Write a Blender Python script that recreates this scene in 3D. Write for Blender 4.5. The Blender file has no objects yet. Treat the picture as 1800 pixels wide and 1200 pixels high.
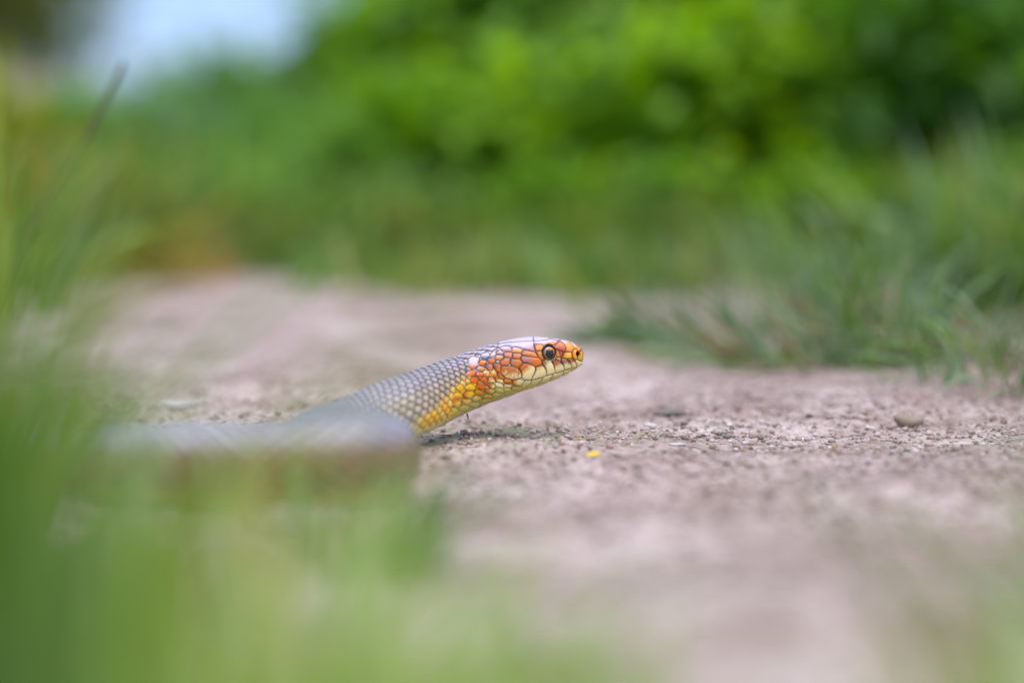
import bpy, math, random
import numpy as np
from mathutils import Vector, Matrix

R = math.radians
rng = np.random.default_rng(7)
random.seed(7)
C = bpy.context.scene.collection
scn = bpy.context.scene

# ------------------------------------------------------------------ camera, light, exposure
FOCUS = 0.80
PITCH = R(4.04)
CAM_H = 0.0883
cam_d = bpy.data.cameras.new('camera')
cam = bpy.data.objects.new('camera', cam_d)
C.objects.link(cam)
cam.location = (0, 0, CAM_H)
cam.rotation_euler = (R(90) - PITCH, 0, 0)
cam_d.lens = 85
cam_d.sensor_width = 36
cam_d.clip_start = 0.01
cam_d.clip_end = 900
cam_d.dof.use_dof = True
cam_d.dof.focus_distance = FOCUS
cam_d.dof.aperture_fstop = 3.8
scn.camera = cam

SUN_EL, SUN_AZ = R(73), R(152)
world = bpy.data.worlds.new('World')
scn.world = world
world.use_nodes = True
nt = world.node_tree
nt.nodes.clear()
sky = nt.nodes.new('ShaderNodeTexSky')
sky.sky_type = 'NISHITA'
sky.sun_disc = False
sky.sun_elevation = SUN_EL
sky.sun_rotation = SUN_AZ
sky.altitude = 600
sky.air_density = 1.0
sky.dust_density = 0.3
sky.ozone_density = 1.0
bgn = nt.nodes.new('ShaderNodeBackground')
bgn.inputs['Strength'].default_value = 0.12
outn = nt.nodes.new('ShaderNodeOutputWorld')
veil = nt.nodes.new('ShaderNodeMix')                # thin high cloud evens the clear sky out to a pale blue
veil.data_type = 'RGBA'
veil.inputs[0].default_value = 0.9
veil.inputs[7].default_value = (1.42, 2.10, 3.55, 1)
nt.links.new(sky.outputs[0], veil.inputs[6])
nt.links.new(veil.outputs[2], bgn.inputs[0])
nt.links.new(bgn.outputs[0], outn.inputs[0])

sun_d = bpy.data.lights.new('sun', 'SUN')
sun_d.energy = 1.5
sun_d.angle = R(72)
sun_d.color = (1.0, 0.93, 0.82)
sun = bpy.data.objects.new('sun', sun_d)
C.objects.link(sun)
sdir = Vector((math.sin(SUN_AZ) * math.cos(SUN_EL), math.cos(SUN_AZ) * math.cos(SUN_EL), math.sin(SUN_EL)))
sun.rotation_euler = sdir.to_track_quat('Z', 'Y').to_euler()

scn.view_settings.view_transform = 'Standard'
scn.view_settings.look = 'None'
scn.view_settings.exposure = 1.38
scn.view_settings.gamma = 1.0
scn.view_settings.use_curve_mapping = False
scn.render.engine = 'CYCLES'
scn.cycles.use_denoising = True
scn.cycles.use_adaptive_sampling = False
scn.cycles.max_bounces = 6
scn.cycles.transparent_max_bounces = 4
scn.cycles.sample_clamp_indirect = 6

# ------------------------------------------------------------------ helpers
SP, CP = math.sin(PITCH), math.cos(PITCH)
K = 0.02 / 85.0                                     # world size of one photograph pixel at one metre


def P(px, py, d):
    """A point of the photograph at depth d as a world point."""
    x = (px - 900) * K * d
    u = (600 - py) * K * d
    return np.array((x, d * CP + u * SP, CAM_H - d * SP + u * CP))


def ground_at(px, py):
    """Ground point seen at a pixel."""
    d = CAM_H / (SP - (600 - py) * K * CP)
    return P(px, py, d)


def proj(pts):
    rel = pts - np.array((0, 0, CAM_H))
    d = rel[:, 1] * CP - rel[:, 2] * SP
    u = rel[:, 1] * SP + rel[:, 2] * CP
    return 900 + rel[:, 0] / d / K, 600 - u / d / K


def lin(c):
    a = np.asarray(c, float) / 255.0
    return np.where(a <= 0.04045, a / 12.92, ((a + 0.055) / 1.055) ** 2.4)


def smooth(a, b, x):
    t = np.clip((x - a) / (b - a), 0, 1)
    return t * t * (3 - 2 * t)


def vnoise(x, y, seed, n=256):
    r = np.random.default_rng(seed).random((n, n))
    xi = np.floor(x).astype(int)
    yi = np.floor(y).astype(int)
    fx = x - xi
    fy = y - yi
    fx = fx * fx * (3 - 2 * fx)
    fy = fy * fy * (3 - 2 * fy)
    a = r[xi % n, yi % n]
    b = r[(xi + 1) % n, yi % n]
    c = r[xi % n, (yi + 1) % n]
    d = r[(xi + 1) % n, (yi + 1) % n]
    return (a * (1 - fx) + b * fx) * (1 - fy) + (c * (1 - fx) + d * fx) * fy - 0.5


def mesh_from(name, verts, faces, smooth_shade=True):
    me = bpy.data.meshes.new(name)
    verts = np.asarray(verts, dtype=np.float32)
    faces = np.asarray(faces, dtype=np.int32)
    k = faces.shape[1]
    me.vertices.add(len(verts))
    me.vertices.foreach_set('co', verts.ravel())
    me.loops.add(len(faces) * k)
    me.loops.foreach_set('vertex_index', faces.ravel())
    me.polygons.add(len(faces))
    me.polygons.foreach_set('loop_start', np.arange(0, len(faces) * k, k, dtype=np.int32))
    me.update(calc_edges=True)
    if smooth_shade:
        me.polygons.foreach_set('use_smooth', np.ones(len(faces), dtype=bool))
    me.validate()
    return me


def add_colors(me, cols, name='Col'):
    a = me.color_attributes.new(name, 'FLOAT_COLOR', 'POINT')
    c = np.ones((len(me.vertices), 4), dtype=np.float32)
    c[:, :3] = cols
    a.data.foreach_set('color', c.ravel())


def link(name, me, mat=None, parent=None):
    o = bpy.data.objects.new(name, me)
    C.objects.link(o)
    if mat is not None and me is not None and len(me.materials) == 0:
        me.materials.append(mat)
    if parent is not None:
        o.parent = parent
    return o


def tag(o, label=None, cat=None, group=None, kind=None):
    if label:
        o['label'] = label
    if cat:
        o['category'] = cat
    if group:
        o['group'] = group
    if kind:
        o['kind'] = kind
    return o


def empty(name, loc=(0, 0, 0), rz=0.0):
    o = bpy.data.objects.new(name, None)
    C.objects.link(o)
    o.location = [float(v) for v in loc]
    o.rotation_euler = (0, 0, rz)
    o.empty_display_size = 0.01
    return o


def new_mat(name, rough=0.6, spec=0.5):
    m = bpy.data.materials.new(name)
    m.use_nodes = True
    b = m.node_tree.nodes['Principled BSDF']
    b.inputs['Roughness'].default_value = rough
    b.inputs['Specular IOR Level'].default_value = spec
    return m, m.node_tree, b


def ramp(nt_, stops):
    r = nt_.nodes.new('ShaderNodeValToRGB')
    el = r.color_ramp.elements
    while len(el) < len(stops):
        el.new(0.5)
    for e, (p, c) in zip(el, stops):
        e.position = p
        e.color = (*c, 1)
    return r


def noise_node(nt_, scale, detail=4, rough=0.6, vec=None):
    n = nt_.nodes.new('ShaderNodeTexNoise')
    n.inputs['Scale'].default_value = scale
    n.inputs['Detail'].default_value = detail
    n.inputs['Roughness'].default_value = rough
    if vec is not None:
        nt_.links.new(vec, n.inputs['Vector'])
    return n


# ------------------------------------------------------------------ materials
def leaf_material(name, cols, rough=0.45, transl=0.35, scale=30):
    """Green blade or leaf: varies per object and over its length, lets some light through."""
    m, t, b = new_mat(name, rough, 0.5)
    tc = t.nodes.new('ShaderNodeTexCoord')
    oi = t.nodes.new('ShaderNodeObjectInfo')
    n = noise_node(t, scale, 3, 0.6, tc.outputs['Object'])
    add = t.nodes.new('ShaderNodeMath')
    add.operation = 'ADD'
    mul = t.nodes.new('ShaderNodeMath')
    mul.operation = 'MULTIPLY_ADD'
    mul.inputs[1].default_value = 0.7
    mul.inputs[2].default_value = -0.35
    t.links.new(oi.outputs['Random'], mul.inputs[0])
    t.links.new(n.outputs['Fac'], add.inputs[0])
    t.links.new(mul.outputs[0], add.inputs[1])
    r = ramp(t, [(0.25, cols[0]), (0.5, cols[1]), (0.75, cols[2])])
    t.links.new(add.outputs[0], r.inputs[0])
    t.links.new(r.outputs[0], b.inputs['Base Color'])
    tr = t.nodes.new('ShaderNodeBsdfTranslucent')
    hs = t.nodes.new('ShaderNodeHueSaturation')
    hs.inputs['Hue'].default_value = 0.485
    hs.inputs['Saturation'].default_value = 1.12
    hs.inputs['Value'].default_value = 1.5
    t.links.new(r.outputs[0], hs.inputs['Color'])
    t.links.new(hs.outputs[0], tr.inputs[0])
    mx = t.nodes.new('ShaderNodeMixShader')
    mx.inputs[0].default_value = transl
    t.links.new(b.outputs[0], mx.inputs[1])
    t.links.new(tr.outputs[0], mx.inputs[2])
    t.links.new(mx.outputs[0], t.nodes['Material Output'].inputs[0])
    return m


def leaf_attr_material(name, rough=0.42, transl=0.35):
    m, t, b = new_mat(name, rough, 0.5)
    at = t.nodes.new('ShaderNodeAttribute')
    at.attribute_name = 'Col'
    t.links.new(at.outputs['Color'], b.inputs['Base Color'])
    tr = t.nodes.new('ShaderNodeBsdfTranslucent')
    hs = t.nodes.new('ShaderNodeHueSaturation')
    hs.inputs['Hue'].default_value = 0.485
    hs.inputs['Saturation'].default_value = 1.12
    hs.inputs['Value'].default_value = 1.6
    t.links.new(at.outputs['Color'], hs.inputs['Color'])
    t.links.new(hs.outputs[0], tr.inputs[0])
    mx = t.nodes.new('ShaderNodeMixShader')
    mx.inputs[0].default_value = transl
    t.links.new(b.outputs[0], mx.inputs[1])
    t.links.new(tr.outputs[0], mx.inputs[2])
    t.links.new(mx.outputs[0], t.nodes['Material Output'].inputs[0])
    return m


M = {}
M['blade_green'] = leaf_material('blade_green', [(0.06, 0.14, 0.014), (0.11, 0.22, 0.03), (0.18, 0.30, 0.05)])
M['blade_blue'] = leaf_material('blade_blue', [(0.09, 0.16, 0.06), (0.15, 0.24, 0.10), (0.24, 0.33, 0.18)], 0.35, 0.3)
M['blade_yellow'] = leaf_material('blade_yellow', [(0.13, 0.20, 0.01), (0.22, 0.30, 0.02), (0.33, 0.36, 0.04)])
M['blade_dry'] = leaf_material('blade_dry', [(0.22, 0.17, 0.08), (0.34, 0.26, 0.13), (0.42, 0.34, 0.2)], 0.7, 0.25)
M['leaf'] = leaf_attr_material('leaf', 0.45, 0.45)


def simple_noise_mat(name, c0, c1, scale, rough=0.8, bump=0.3, bdist=0.0003, spec=0.3):
    m, t, b = new_mat(name, rough, spec)
    tc = t.nodes.new('ShaderNodeTexCoord')
    n = noise_node(t, scale, 5, 0.65, tc.outputs['Object'])
    r = ramp(t, [(0.3, c0), (0.7, c1)])
    t.links.new(n.outputs['Fac'], r.inputs[0])
    t.links.new(r.outputs[0], b.inputs['Base Color'])
    bp = t.nodes.new('ShaderNodeBump')
    bp.inputs['Strength'].default_value = bump
    bp.inputs['Distance'].default_value = bdist
    t.links.new(n.outputs['Fac'], bp.inputs['Height'])
    t.links.new(bp.outputs[0], b.inputs['Normal'])
    return m


M['stem'] = simple_noise_mat('stem', (0.06, 0.08, 0.03), (0.14, 0.13, 0.06), 60)
M['bark'] = simple_noise_mat('bark', (0.07, 0.055, 0.04), (0.16, 0.13, 0.10), 8)

# ------------------------------------------------------------------ ground: one sheet, fine where the lens is focused
def axis_coords(lo, hi, step, grow, far_lo, far_hi):
    mid = list(np.arange(lo, hi, step))
    a, s = [], step
    v = mid[-1]
    while v < far_hi:
        s *= grow
        v += s
        a.append(v)
    b, s = [], step
    v = mid[0]
    while v > far_lo:
        s *= grow
        v -= s
        b.append(v)
    return np.array(b[::-1] + mid + a)


def left_edge(y):
    return np.interp(y, [0, 1.75, 2.0, 3.0, 30], [-.33, -.33, -.235, -.33, -3.2])


def edge_far(x):
    return np.interp(x, [-.55, -.33, -.26, -.17, -.08, .02, .4], [2.75, 2.62, 2.50, 2.22, 2.02, 1.95, 2.0])


def grass_side(x, y):
    """1 on the verges, 0 on the bare path (the path bends away to the left)."""
    wob = 0.05 * vnoise(x * 7, y * 7, 21) + 0.03 * vnoise(x * 23, y * 23, 22)
    left = left_edge(y) + wob
    right = 0.30 + wob + 0.0 * y
    far = edge_far(x) + 2.0 * wob
    e = np.maximum(np.maximum(smooth(0.0, 0.05, left - x), smooth(0, 0.05, x - right)), smooth(0, 0.08, y - far))
    return e


def ground_height(x, y):
    h = 0.006 * vnoise(x * 4.3 + 3, y * 4.3 + 9, 1)
    near = np.exp(-((x / 1.6) ** 2) - (((y - 0.9) / 1.6) ** 2))
    h += near * 0.0042 * vnoise(x * 21, y * 21, 2)
    h += near * 0.0024 * vnoise(x * 60 + 5, y * 60, 3)
    w = 0.35 + 0.65 * smooth(-0.12, 0.22, vnoise(x * 9 + 1, y * 14 + 7, 4))
    b = vnoise(x * 180, y * 180, 5)
    h += near * w * 0.0024 * np.maximum(b, -0.12)
    c = vnoise(x * 420, y * 420, 6)
    h += near * w * 0.0026 * np.maximum(c, -0.05)
    h += 0.02 * vnoise(x * 0.7, y * 0.7, 8) * smooth(2.2, 5, np.hypot(x, y))
    # grassy slope rising to the right beyond the path
    top_ = np.clip(0.06 + 0.55 * (x + 0.75), 0, 1.0) + 0.06 * vnoise(x * 3, y * 3, 9)
    h += np.clip((y - 2.15) / 3.0, 0, 1) ** 1.15 * np.where(y > 2.15, 1, 0) * np.maximum(top_, 0) * (0.06 + 0.94 * smooth(-.38, -.05, x - 0.08 * (y - 2.5)))
    return h


gx = axis_coords(-0.24, 0.30, 0.0011, 1.03, -400, 400)
gy = axis_coords(0.62, 1.00, 0.0011, 1.03, -400, 400)
GX, GY = np.meshgrid(gx, gy, indexing='ij')
# flatten just where the snake lies so that it rests on the soil
flat = np.exp(-(((GX + 0.12) / 0.13) ** 2) - (((GY - 0.68) / 0.07) ** 2))
GZ = ground_height(GX, GY) * (1 - 0.6 * flat)
nx_, ny_ = GX.shape
idx = np.arange(nx_ * ny_).reshape(nx_, ny_)
quads = np.stack([idx[:-1, :-1], idx[1:, :-1], idx[1:, 1:], idx[:-1, 1:]], -1).reshape(-1, 4)
gme = mesh_from('ground', np.stack([GX, GY, GZ], -1).reshape(-1, 3), quads)
gs = grass_side(GX, GY).ravel()
moss = np.exp(-(((GX - 0.0) / 0.06) ** 2) - (((GY - 0.80) / 0.05) ** 2)).ravel()
moss = moss + 0.7 * np.exp(-(((GX - 0.17) / 0.05) ** 2) - (((GY - 0.76) / 0.05) ** 2)).ravel()
add_colors(gme, np.stack([gs, moss, np.zeros_like(gs)], -1), 'zone')

m, t, b = new_mat('soil', 0.9, 0.2)
tc = t.nodes.new('ShaderNodeTexCoord')
zone = t.nodes.new('ShaderNodeAttribute')
zone.attribute_name = 'zone'
sep = t.nodes.new('ShaderNodeSeparateColor')
t.links.new(zone.outputs['Color'], sep.inputs[0])
n1 = noise_node(t, 14, 6, 0.6, tc.outputs['Object'])
n2 = noise_node(t, 300, 5, 0.7, tc.outputs['Object'])
n3 = noise_node(t, 75, 4, 0.6, tc.outputs['Object'])
r1 = ramp(t, [(0.34, (0.285, 0.198, 0.172)), (0.5, (0.395, 0.297, 0.268)), (0.64, (0.54, 0.43, 0.40))])
r2 = ramp(t, [(0.36, (0.36, 0.32, 0.30)), (0.5, (1, 1, 1)), (0.68, (1.22, 1.2, 1.22))])
r3 = ramp(t, [(0.34, (0.62, 0.56, 0.52)), (0.5, (1, 1, 1)), (0.7, (1.15, 1.12, 1.14))])
t.links.new(n1.outputs['Fac'], r1.inputs[0])
t.links.new(n2.outputs['Fac'], r2.inputs[0])
t.links.new(n3.outputs['Fac'], r3.inputs[0])
mxa = t.nodes.new('ShaderNodeMix'); mxa.data_type = 'RGBA'; mxa.blend_type = 'MULTIPLY'; mxa.inputs[0].default_value = 0.8
mxb = t.nodes.new('ShaderNodeMix'); mxb.data_type = 'RGBA'; mxb.blend_type = 'MULTIPLY'; mxb.inputs[0].default_value = 0.8
t.links.new(r1.outputs[0], mxa.inputs[6]); t.links.new(r2.outputs[0], mxa.inputs[7])
t.links.new(mxa.outputs[2], mxb.inputs[6]); t.links.new(r3.outputs[0], mxb.inputs[7])
# moss film
n4 = noise_node(t, 120, 4, 0.7, tc.outputs['Object'])
mm = t.nodes.new('ShaderNodeMath'); mm.operation = 'MULTIPLY'
r4 = ramp(t, [(0.46, (0, 0, 0)), (0.6, (1, 1, 1))])
t.links.new(n4.outputs['Fac'], r4.inputs[0])
t.links.new(sep.outputs[1], mm.inputs[0]); t.links.new(r4.outputs[0], mm.inputs[1])
mm2 = t.nodes.new('ShaderNodeMath'); mm2.operation = 'MULTIPLY'; mm2.inputs[1].default_value = 0.75; mm2.use_clamp = True
t.links.new(mm.outputs[0], mm2.inputs[0])
mxc = t.nodes.new('ShaderNodeMix'); mxc.data_type = 'RGBA'
mxc.inputs[7].default_value = (0.21, 0.235, 0.12, 1)
t.links.new(mm2.outputs[0], mxc.inputs[0]); t.links.new(mxb.outputs[2], mxc.inputs[6])
# verge soil
mxd = t.nodes.new('ShaderNodeMix'); mxd.data_type = 'RGBA'
n5 = noise_node(t, 9, 5, 0.7, tc.outputs['Object'])
r5 = ramp(t, [(0.35, (0.07, 0.125, 0.03)), (0.65, (0.14, 0.19, 0.06))])
t.links.new(n5.outputs['Fac'], r5.inputs[0])
t.links.new(sep.outputs[0], mxd.inputs[0]); t.links.new(mxc.outputs[2], mxd.inputs[6]); t.links.new(r5.outputs[0], mxd.inputs[7])
t.links.new(mxd.outputs[2], b.inputs['Base Color'])
bp = t.nodes.new('ShaderNodeBump'); bp.inputs['Strength'].default_value = 0.6; bp.inputs['Distance'].default_value = 0.0006
t.links.new(n2.outputs['Fac'], bp.inputs['Height']); t.links.new(bp.outputs[0], b.inputs['Normal'])
ground = link('ground', gme, m)
tag(ground, kind='structure')

# ------------------------------------------------------------------ the snake: one continuous body, every scale in relief
PAIRS = [  # top outline, lower outline (pixels), depth, half width (pixels)
    (1025.8, 621.0, 1025.9, 626.0, .800, 0.5),
    (1025.0, 617.5, 1025.6, 630.5, .800, 7.0),
    (1022.5, 613.2, 1024.0, 637.0, .800, 13.0),
    (1014.5, 606.6, 1018.0, 645.0, .800, 20.0),
    (1003.0, 601.0, 1008.5, 651.5, .800, 25.0),
    (990.0, 598.0, 998.0, 658.0, .800, 28.5),
    (975.0, 595.8, 985.0, 665.0, .800, 32.0),
    (955.0, 594.2, 967.0, 673.0, .800, 36.5),
    (933.0, 593.4, 948.0, 681.0, .800, 41.5),
    (905.0, 596.5, 924.0, 689.5, .800, 46.0),
    (880.0, 601.7, 902.0, 697.7, .800, 47.0),
    (855.0, 608.5, 880.0, 705.5, .800, 46.5),
    (828.0, 618.0, 857.0, 713.5, .800, 46.5),
    (800.0, 627.8, 833.0, 723.5, .800, 48.0),
    (770.0, 637.0, 807.0, 735.0, .792, 50.0),
    (740.0, 648.0, 780.0, 749.0, .783, 52.0),
    (708.0, 659.5, 748.0, 764.0, .773, 54.0),
    (676.0, 670.0, 712.0, 776.0, .763, 56.0),
]
cen, upv, wid = [], [], []
for (tx, ty, bx_, by_, d, w) in PAIRS:
    a_, b_ = P(tx, ty, d), P(bx_, by_, d)
    cen.append((a_ + b_) / 2)
    upv.append((a_ - b_) / 2)
    wid.append(w * K * d)
# the rest of the body lies on the soil: S bend towards the lens, then away to the left
body = [(-0.0495, 0.7430, .0098, .0111), (-0.0565, 0.7260, .0093, .0112), (-0.0585, 0.7090, .0092, .0113), (-0.0565, 0.6930, .0096, .0114), (-0.0500, 0.6810, .0103, .0116), (-0.0430, 0.6715, .0110, .0117),
        (-0.0380, 0.6625, .0117, .0118), (-0.0362, 0.6530, .0118, .0118), (-0.0395, 0.6425, .0119, .0120), (-0.0500, 0.6355, .0120, .0123), (-0.064, 0.6350, .0118, .0124), (-0.085, 0.6400, .0112, .0120), (-0.108, 0.6530, .0100, .0108), (-0.135, 0.672, .0088, .0094),
        (-0.17, 0.69, .0078, .0082), (-0.21, 0.705, .0066, .0070), (-0.26, 0.72, .0052, .0055), (-0.32, 0.74, .0036, .0038), (-0.38, 0.77, .0020, .0021)]
for (x, y, ru, rw) in body:
    cen.append(np.array((x, y, ru - 0.0012)))
    upv.append(np.array((0, 0, ru)))
    wid.append(rw)
cen, upv, wid = np.array(cen), np.array(upv), np.array(wid)
seg = np.linalg.norm(np.diff(cen, axis=0), axis=1)
par = np.concatenate([[0], np.cumsum(seg)])


def hermite(tk, yk, t_):
    """Monotone-ish cubic through the points (finite-difference tangents, non-uniform)."""
    dy = np.diff(yk, axis=0) / np.diff(tk)[:, None]
    h = np.diff(tk)
    mt = np.zeros_like(yk)
    mt[1:-1] = (dy[:-1] * h[1:, None] + dy[1:] * h[:-1, None]) / (h[1:] + h[:-1])[:, None]
    mt[0], mt[-1] = dy[0], dy[-1]
    i = np.clip(np.searchsorted(tk, t_, side='right') - 1, 0, len(tk) - 2)
    u = ((t_ - tk[i]) / h[i])[:, None]
    hh = h[i][:, None]
    return ((2 * u**3 - 3 * u**2 + 1) * yk[i] + (u**3 - 2 * u**2 + u) * hh * mt[i]
            + (-2 * u**3 + 3 * u**2) * yk[i + 1] + (u**3 - u**2) * hh * mt[i + 1])


S_FINE = par[16]
sv = np.concatenate([np.linspace(0, 0.003, 50, endpoint=False) ** 1.0,
                     np.arange(0.003, S_FINE, 0.00016), np.arange(S_FINE, par[-1], 0.00045)])
allk = np.concatenate([cen, upv, wid[:, None]], axis=1)
allv = hermite(par, allk, sv)
Cn, Up, Wd = allv[:, :3], allv[:, 3:6], allv[:, 6]
tan = np.gradient(Cn, axis=0)
tan /= np.linalg.norm(tan, axis=1)[:, None] + 1e-12
side = np.cross(tan, Up)
side[:, 2] *= smooth(par[18], par[14], sv)
side /= np.linalg.norm(side, axis=1)[:, None] + 1e-12          # tangent runs tailwards; side = away from lens on the neck
if side[60, 1] > 0:
    side = -side                                             # +phi on the lens side of head and neck
NC = 300
phi = np.linspace(-math.pi, math.pi, NC, endpoint=False)
headw = smooth(0.052, 0.030, sv)                              # 1 on the head
ex = 2.0 + 0.35 * headw
cph, sph = np.cos(phi)[None, :], np.sin(phi)[None, :]
e = (2.0 / ex)[:, None]
uu = np.sign(cph) * np.abs(cph) ** e
ww = np.sign(sph) * np.abs(sph) ** e
# head: widest a little above the jaw line, canthus over the eye; body flattened underneath
ww = ww * (1 + headw[:, None] * (0.05 * (-uu) * (1 - np.abs(uu))))
uu = np.where((uu < -0.80), -0.80 + (uu + 0.80) * 0.55, uu)
uu = uu * 1.0
V = Cn[:, None, :] + uu[:, :, None] * Up[:, None, :] + ww[:, :, None] * side[:, None, :] * Wd[:, None, None]
NR = len(sv)
# keep silhouettes: stretch so that flattened underside still reaches the traced lower outline
V -= ((uu.min() + 1) * 0)
du = np.gradient(V, axis=0)
dv = (np.roll(V, -1, axis=1) - np.roll(V, 1, axis=1))
nrm = np.cross(dv, du)
nl = np.linalg.norm(nrm, axis=2, keepdims=True)
nrm = nrm / (nl + 1e-15)
outw = V - Cn[:, None, :]
sgn = np.sign((nrm * outw).sum(2, keepdims=True))
nrm *= np.where(sgn == 0, 1, sgn)
# nose tip: blend the normal to the axis
tipw = smooth(0.0009, 0.0, sv)[:, None, None]
nrm = nrm * (1 - tipw) + (-tan[:, None, :]) * tipw

S = np.repeat(sv[:, None], NC, 1).ravel() * 1000.0               # mm from the snout
PH = np.repeat(phi[None, :], NR, 0).ravel()
Vf, Nf = V.reshape(-1, 3), nrm.reshape(-1, 3)
HT = np.zeros(len(Vf))                                           # relief, mm
COL = np.zeros((len(Vf), 3))
radius = np.repeat(((np.linalg.norm(Up, axis=1) + Wd) / 2)[:, None], NC, 1).ravel() * 1000

# --- lattice scales
ND = 25
PHD = R(136)
DPH = 2 * PHD / ND
LEN = 3.6 * np.clip(radius / 9.6, 0.35, 1.25)
# a continuous lengthwise lattice coordinate
step_s = np.gradient(sv) * 1000
Lrow = 3.6 * np.clip(((np.linalg.norm(Up, axis=1) + Wd) / 2 * 1000) / 9.6, 0.45, 1.2)
ucoord = np.cumsum(step_s / Lrow)
U_ = np.repeat(ucoord[:, None], NC, 1).ravel()
best = np.full(len(Vf), 9e9); second = np.full(len(Vf), 9e9)
bu = np.zeros(len(Vf)); bp_ = np.zeros(len(Vf)); brow = np.zeros(len(Vf), int); bidx = np.zeros(len(Vf), int)
row0 = np.round(PH / DPH).astype(int)
width_mm = DPH * radius
for dr in (-1, 0, 1):
    row = row0 + dr
    off = (row % 2) * 0.5
    base = np.floor(U_ - off)
    for di in (0, 1):
        ii = (base + di)
        cu = ii + off
        a = (U_ - cu) * LEN
        bb = (PH - row * DPH) * radius
        dd = np.sqrt((a * 0.92) ** 2 + (bb * 1.15) ** 2)
        better = dd < best
        second = np.where(better, best, np.minimum(second, dd))
        bu = np.where(better, a, bu); bp_ = np.where(better, bb, bp_)
        brow = np.where(better, row, brow); bidx = np.where(better, ii.astype(int), bidx)
        best = np.where(better, dd, best)
edge = (second - best) * 0.55                                      # mm to the border
hsh = np.modf(np.abs(np.sin(brow * 12.9898 + bidx * 78.233) * 43758.5453))[0]
hsh2 = np.modf(np.abs(np.sin(brow * 39.346 + bidx * 11.135) * 24634.6345))[0]
dome = smooth(0.0, 0.75, edge)
tilt = np.clip(bu / 1.5, -1, 1)                                   # tailwards positive
HT = 0.26 * dome + 0.16 * tilt * smooth(0.0, 0.3, edge)
tt = np.abs(PH) / math.pi                                          # 0 back, 1 belly
pxv, pyv = proj(Vf)
mid_s = S
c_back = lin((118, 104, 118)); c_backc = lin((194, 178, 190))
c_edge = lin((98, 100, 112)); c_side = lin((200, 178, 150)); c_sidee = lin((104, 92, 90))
c_yel = lin((238, 188, 40)); c_org = lin((226, 128, 28)); c_cream = lin((222, 205, 140)); c_ven = lin((206, 196, 120))
c_brown = lin((120, 92, 82)); c_groove = lin((62, 42, 48))


def mix(a, b, f):
    f = np.asarray(f)[..., None]
    return a * (1 - f) + b * f


front = smooth(0.25, -0.9, bu / 1.5) * 0.5 + smooth(-0.9, 0.9, -bp_ * np.sign(PH) / 1.3) * 0.0
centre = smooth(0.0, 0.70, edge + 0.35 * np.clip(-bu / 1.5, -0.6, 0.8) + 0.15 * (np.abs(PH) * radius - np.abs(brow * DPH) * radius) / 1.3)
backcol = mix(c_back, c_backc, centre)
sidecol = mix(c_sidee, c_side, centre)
tside = smooth(0.22, 0.42, tt + (hsh - .5) * 0.05)
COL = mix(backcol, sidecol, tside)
# brighter low flanks near the head
near_head = smooth(84, 52, mid_s)
ylow = smooth(0.0, 0.08, tt + 0.07 * (hsh - 0.5) - np.interp(pxv, [660, 700, 740, 780, 805, 870], [.70, .62, .54, .47, .42, .42]))
yel = mix(mix(lin((236, 132, 16)), lin((250, 196, 30)), np.clip(centre + 0.2, 0, 1)), mix(c_yel, c_cream, centre), np.clip(hsh * 1.4 - 0.1, 0, 1))
pale = smooth(0.0, 0.07, tt - 0.66)
yel = mix(yel, mix(lin((205, 170, 60)), c_cream, centre), pale)
COL = mix(COL, yel, ylow * smooth(105, 85, mid_s))
# trunk: grey back, reddish brown sides, orange low flank
far_b = smooth(95, 125, mid_s)
trunk = mix(mix(lin((138, 128, 142)), lin((176, 164, 176)), centre), mix(lin((98, 62, 42)), lin((150, 104, 78)), centre), smooth(0.24, 0.42, tt))
trunk = mix(trunk, mix(lin((190, 130, 50)), lin((226, 186, 110)), centre), smooth(0.60, 0.72, tt))
COL = mix(COL, trunk, far_b)
COL *= (0.86 + 0.28 * hsh2)[:, None]
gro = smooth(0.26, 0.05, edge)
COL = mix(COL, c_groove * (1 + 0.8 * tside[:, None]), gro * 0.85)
# ventral scutes
ven = np.abs(PH) > PHD - DPH * 0.15
vu = U_ * 0.62
vf = vu - np.floor(vu)
ved = np.minimum(vf, 1 - vf)
vh = 0.16 * smooth(0.0, 0.1, ved) + 0.14 * vf
vedge = (np.abs(PH) - (PHD - DPH * 0.15)) * radius
HT = np.where(ven, vh * smooth(0, 0.3, vedge), HT)
vc = mix(c_ven, lin((150, 130, 80)), smooth(0.06, 0.0, ved) * 0.7)
COL = np.where(ven[:, None], vc, COL)

# --- head plates, traced in side view and mirrored to the other side
def Z(z, ox, oy, pts):
    return [(ox + x / z, oy + y / z) for x, y in pts]


A20 = (20, 940, 590); B20 = (20, 865, 595); C15 = (15, 865, 640); D15 = (15, 790, 600); E15 = (15, 790, 660); F7 = (7.5, 820, 570)
lil = (206, 190, 206); lilp = (220, 200, 208); gre = (88, 80, 92)
org = (244, 154, 20); dorg = (216, 120, 12); sal = (234, 164, 96); yel_ = (252, 196, 12); cre = (252, 234, 182)
pal = (222, 210, 134); brn = (140, 72, 24); yo = (235, 152, 24)
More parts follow.
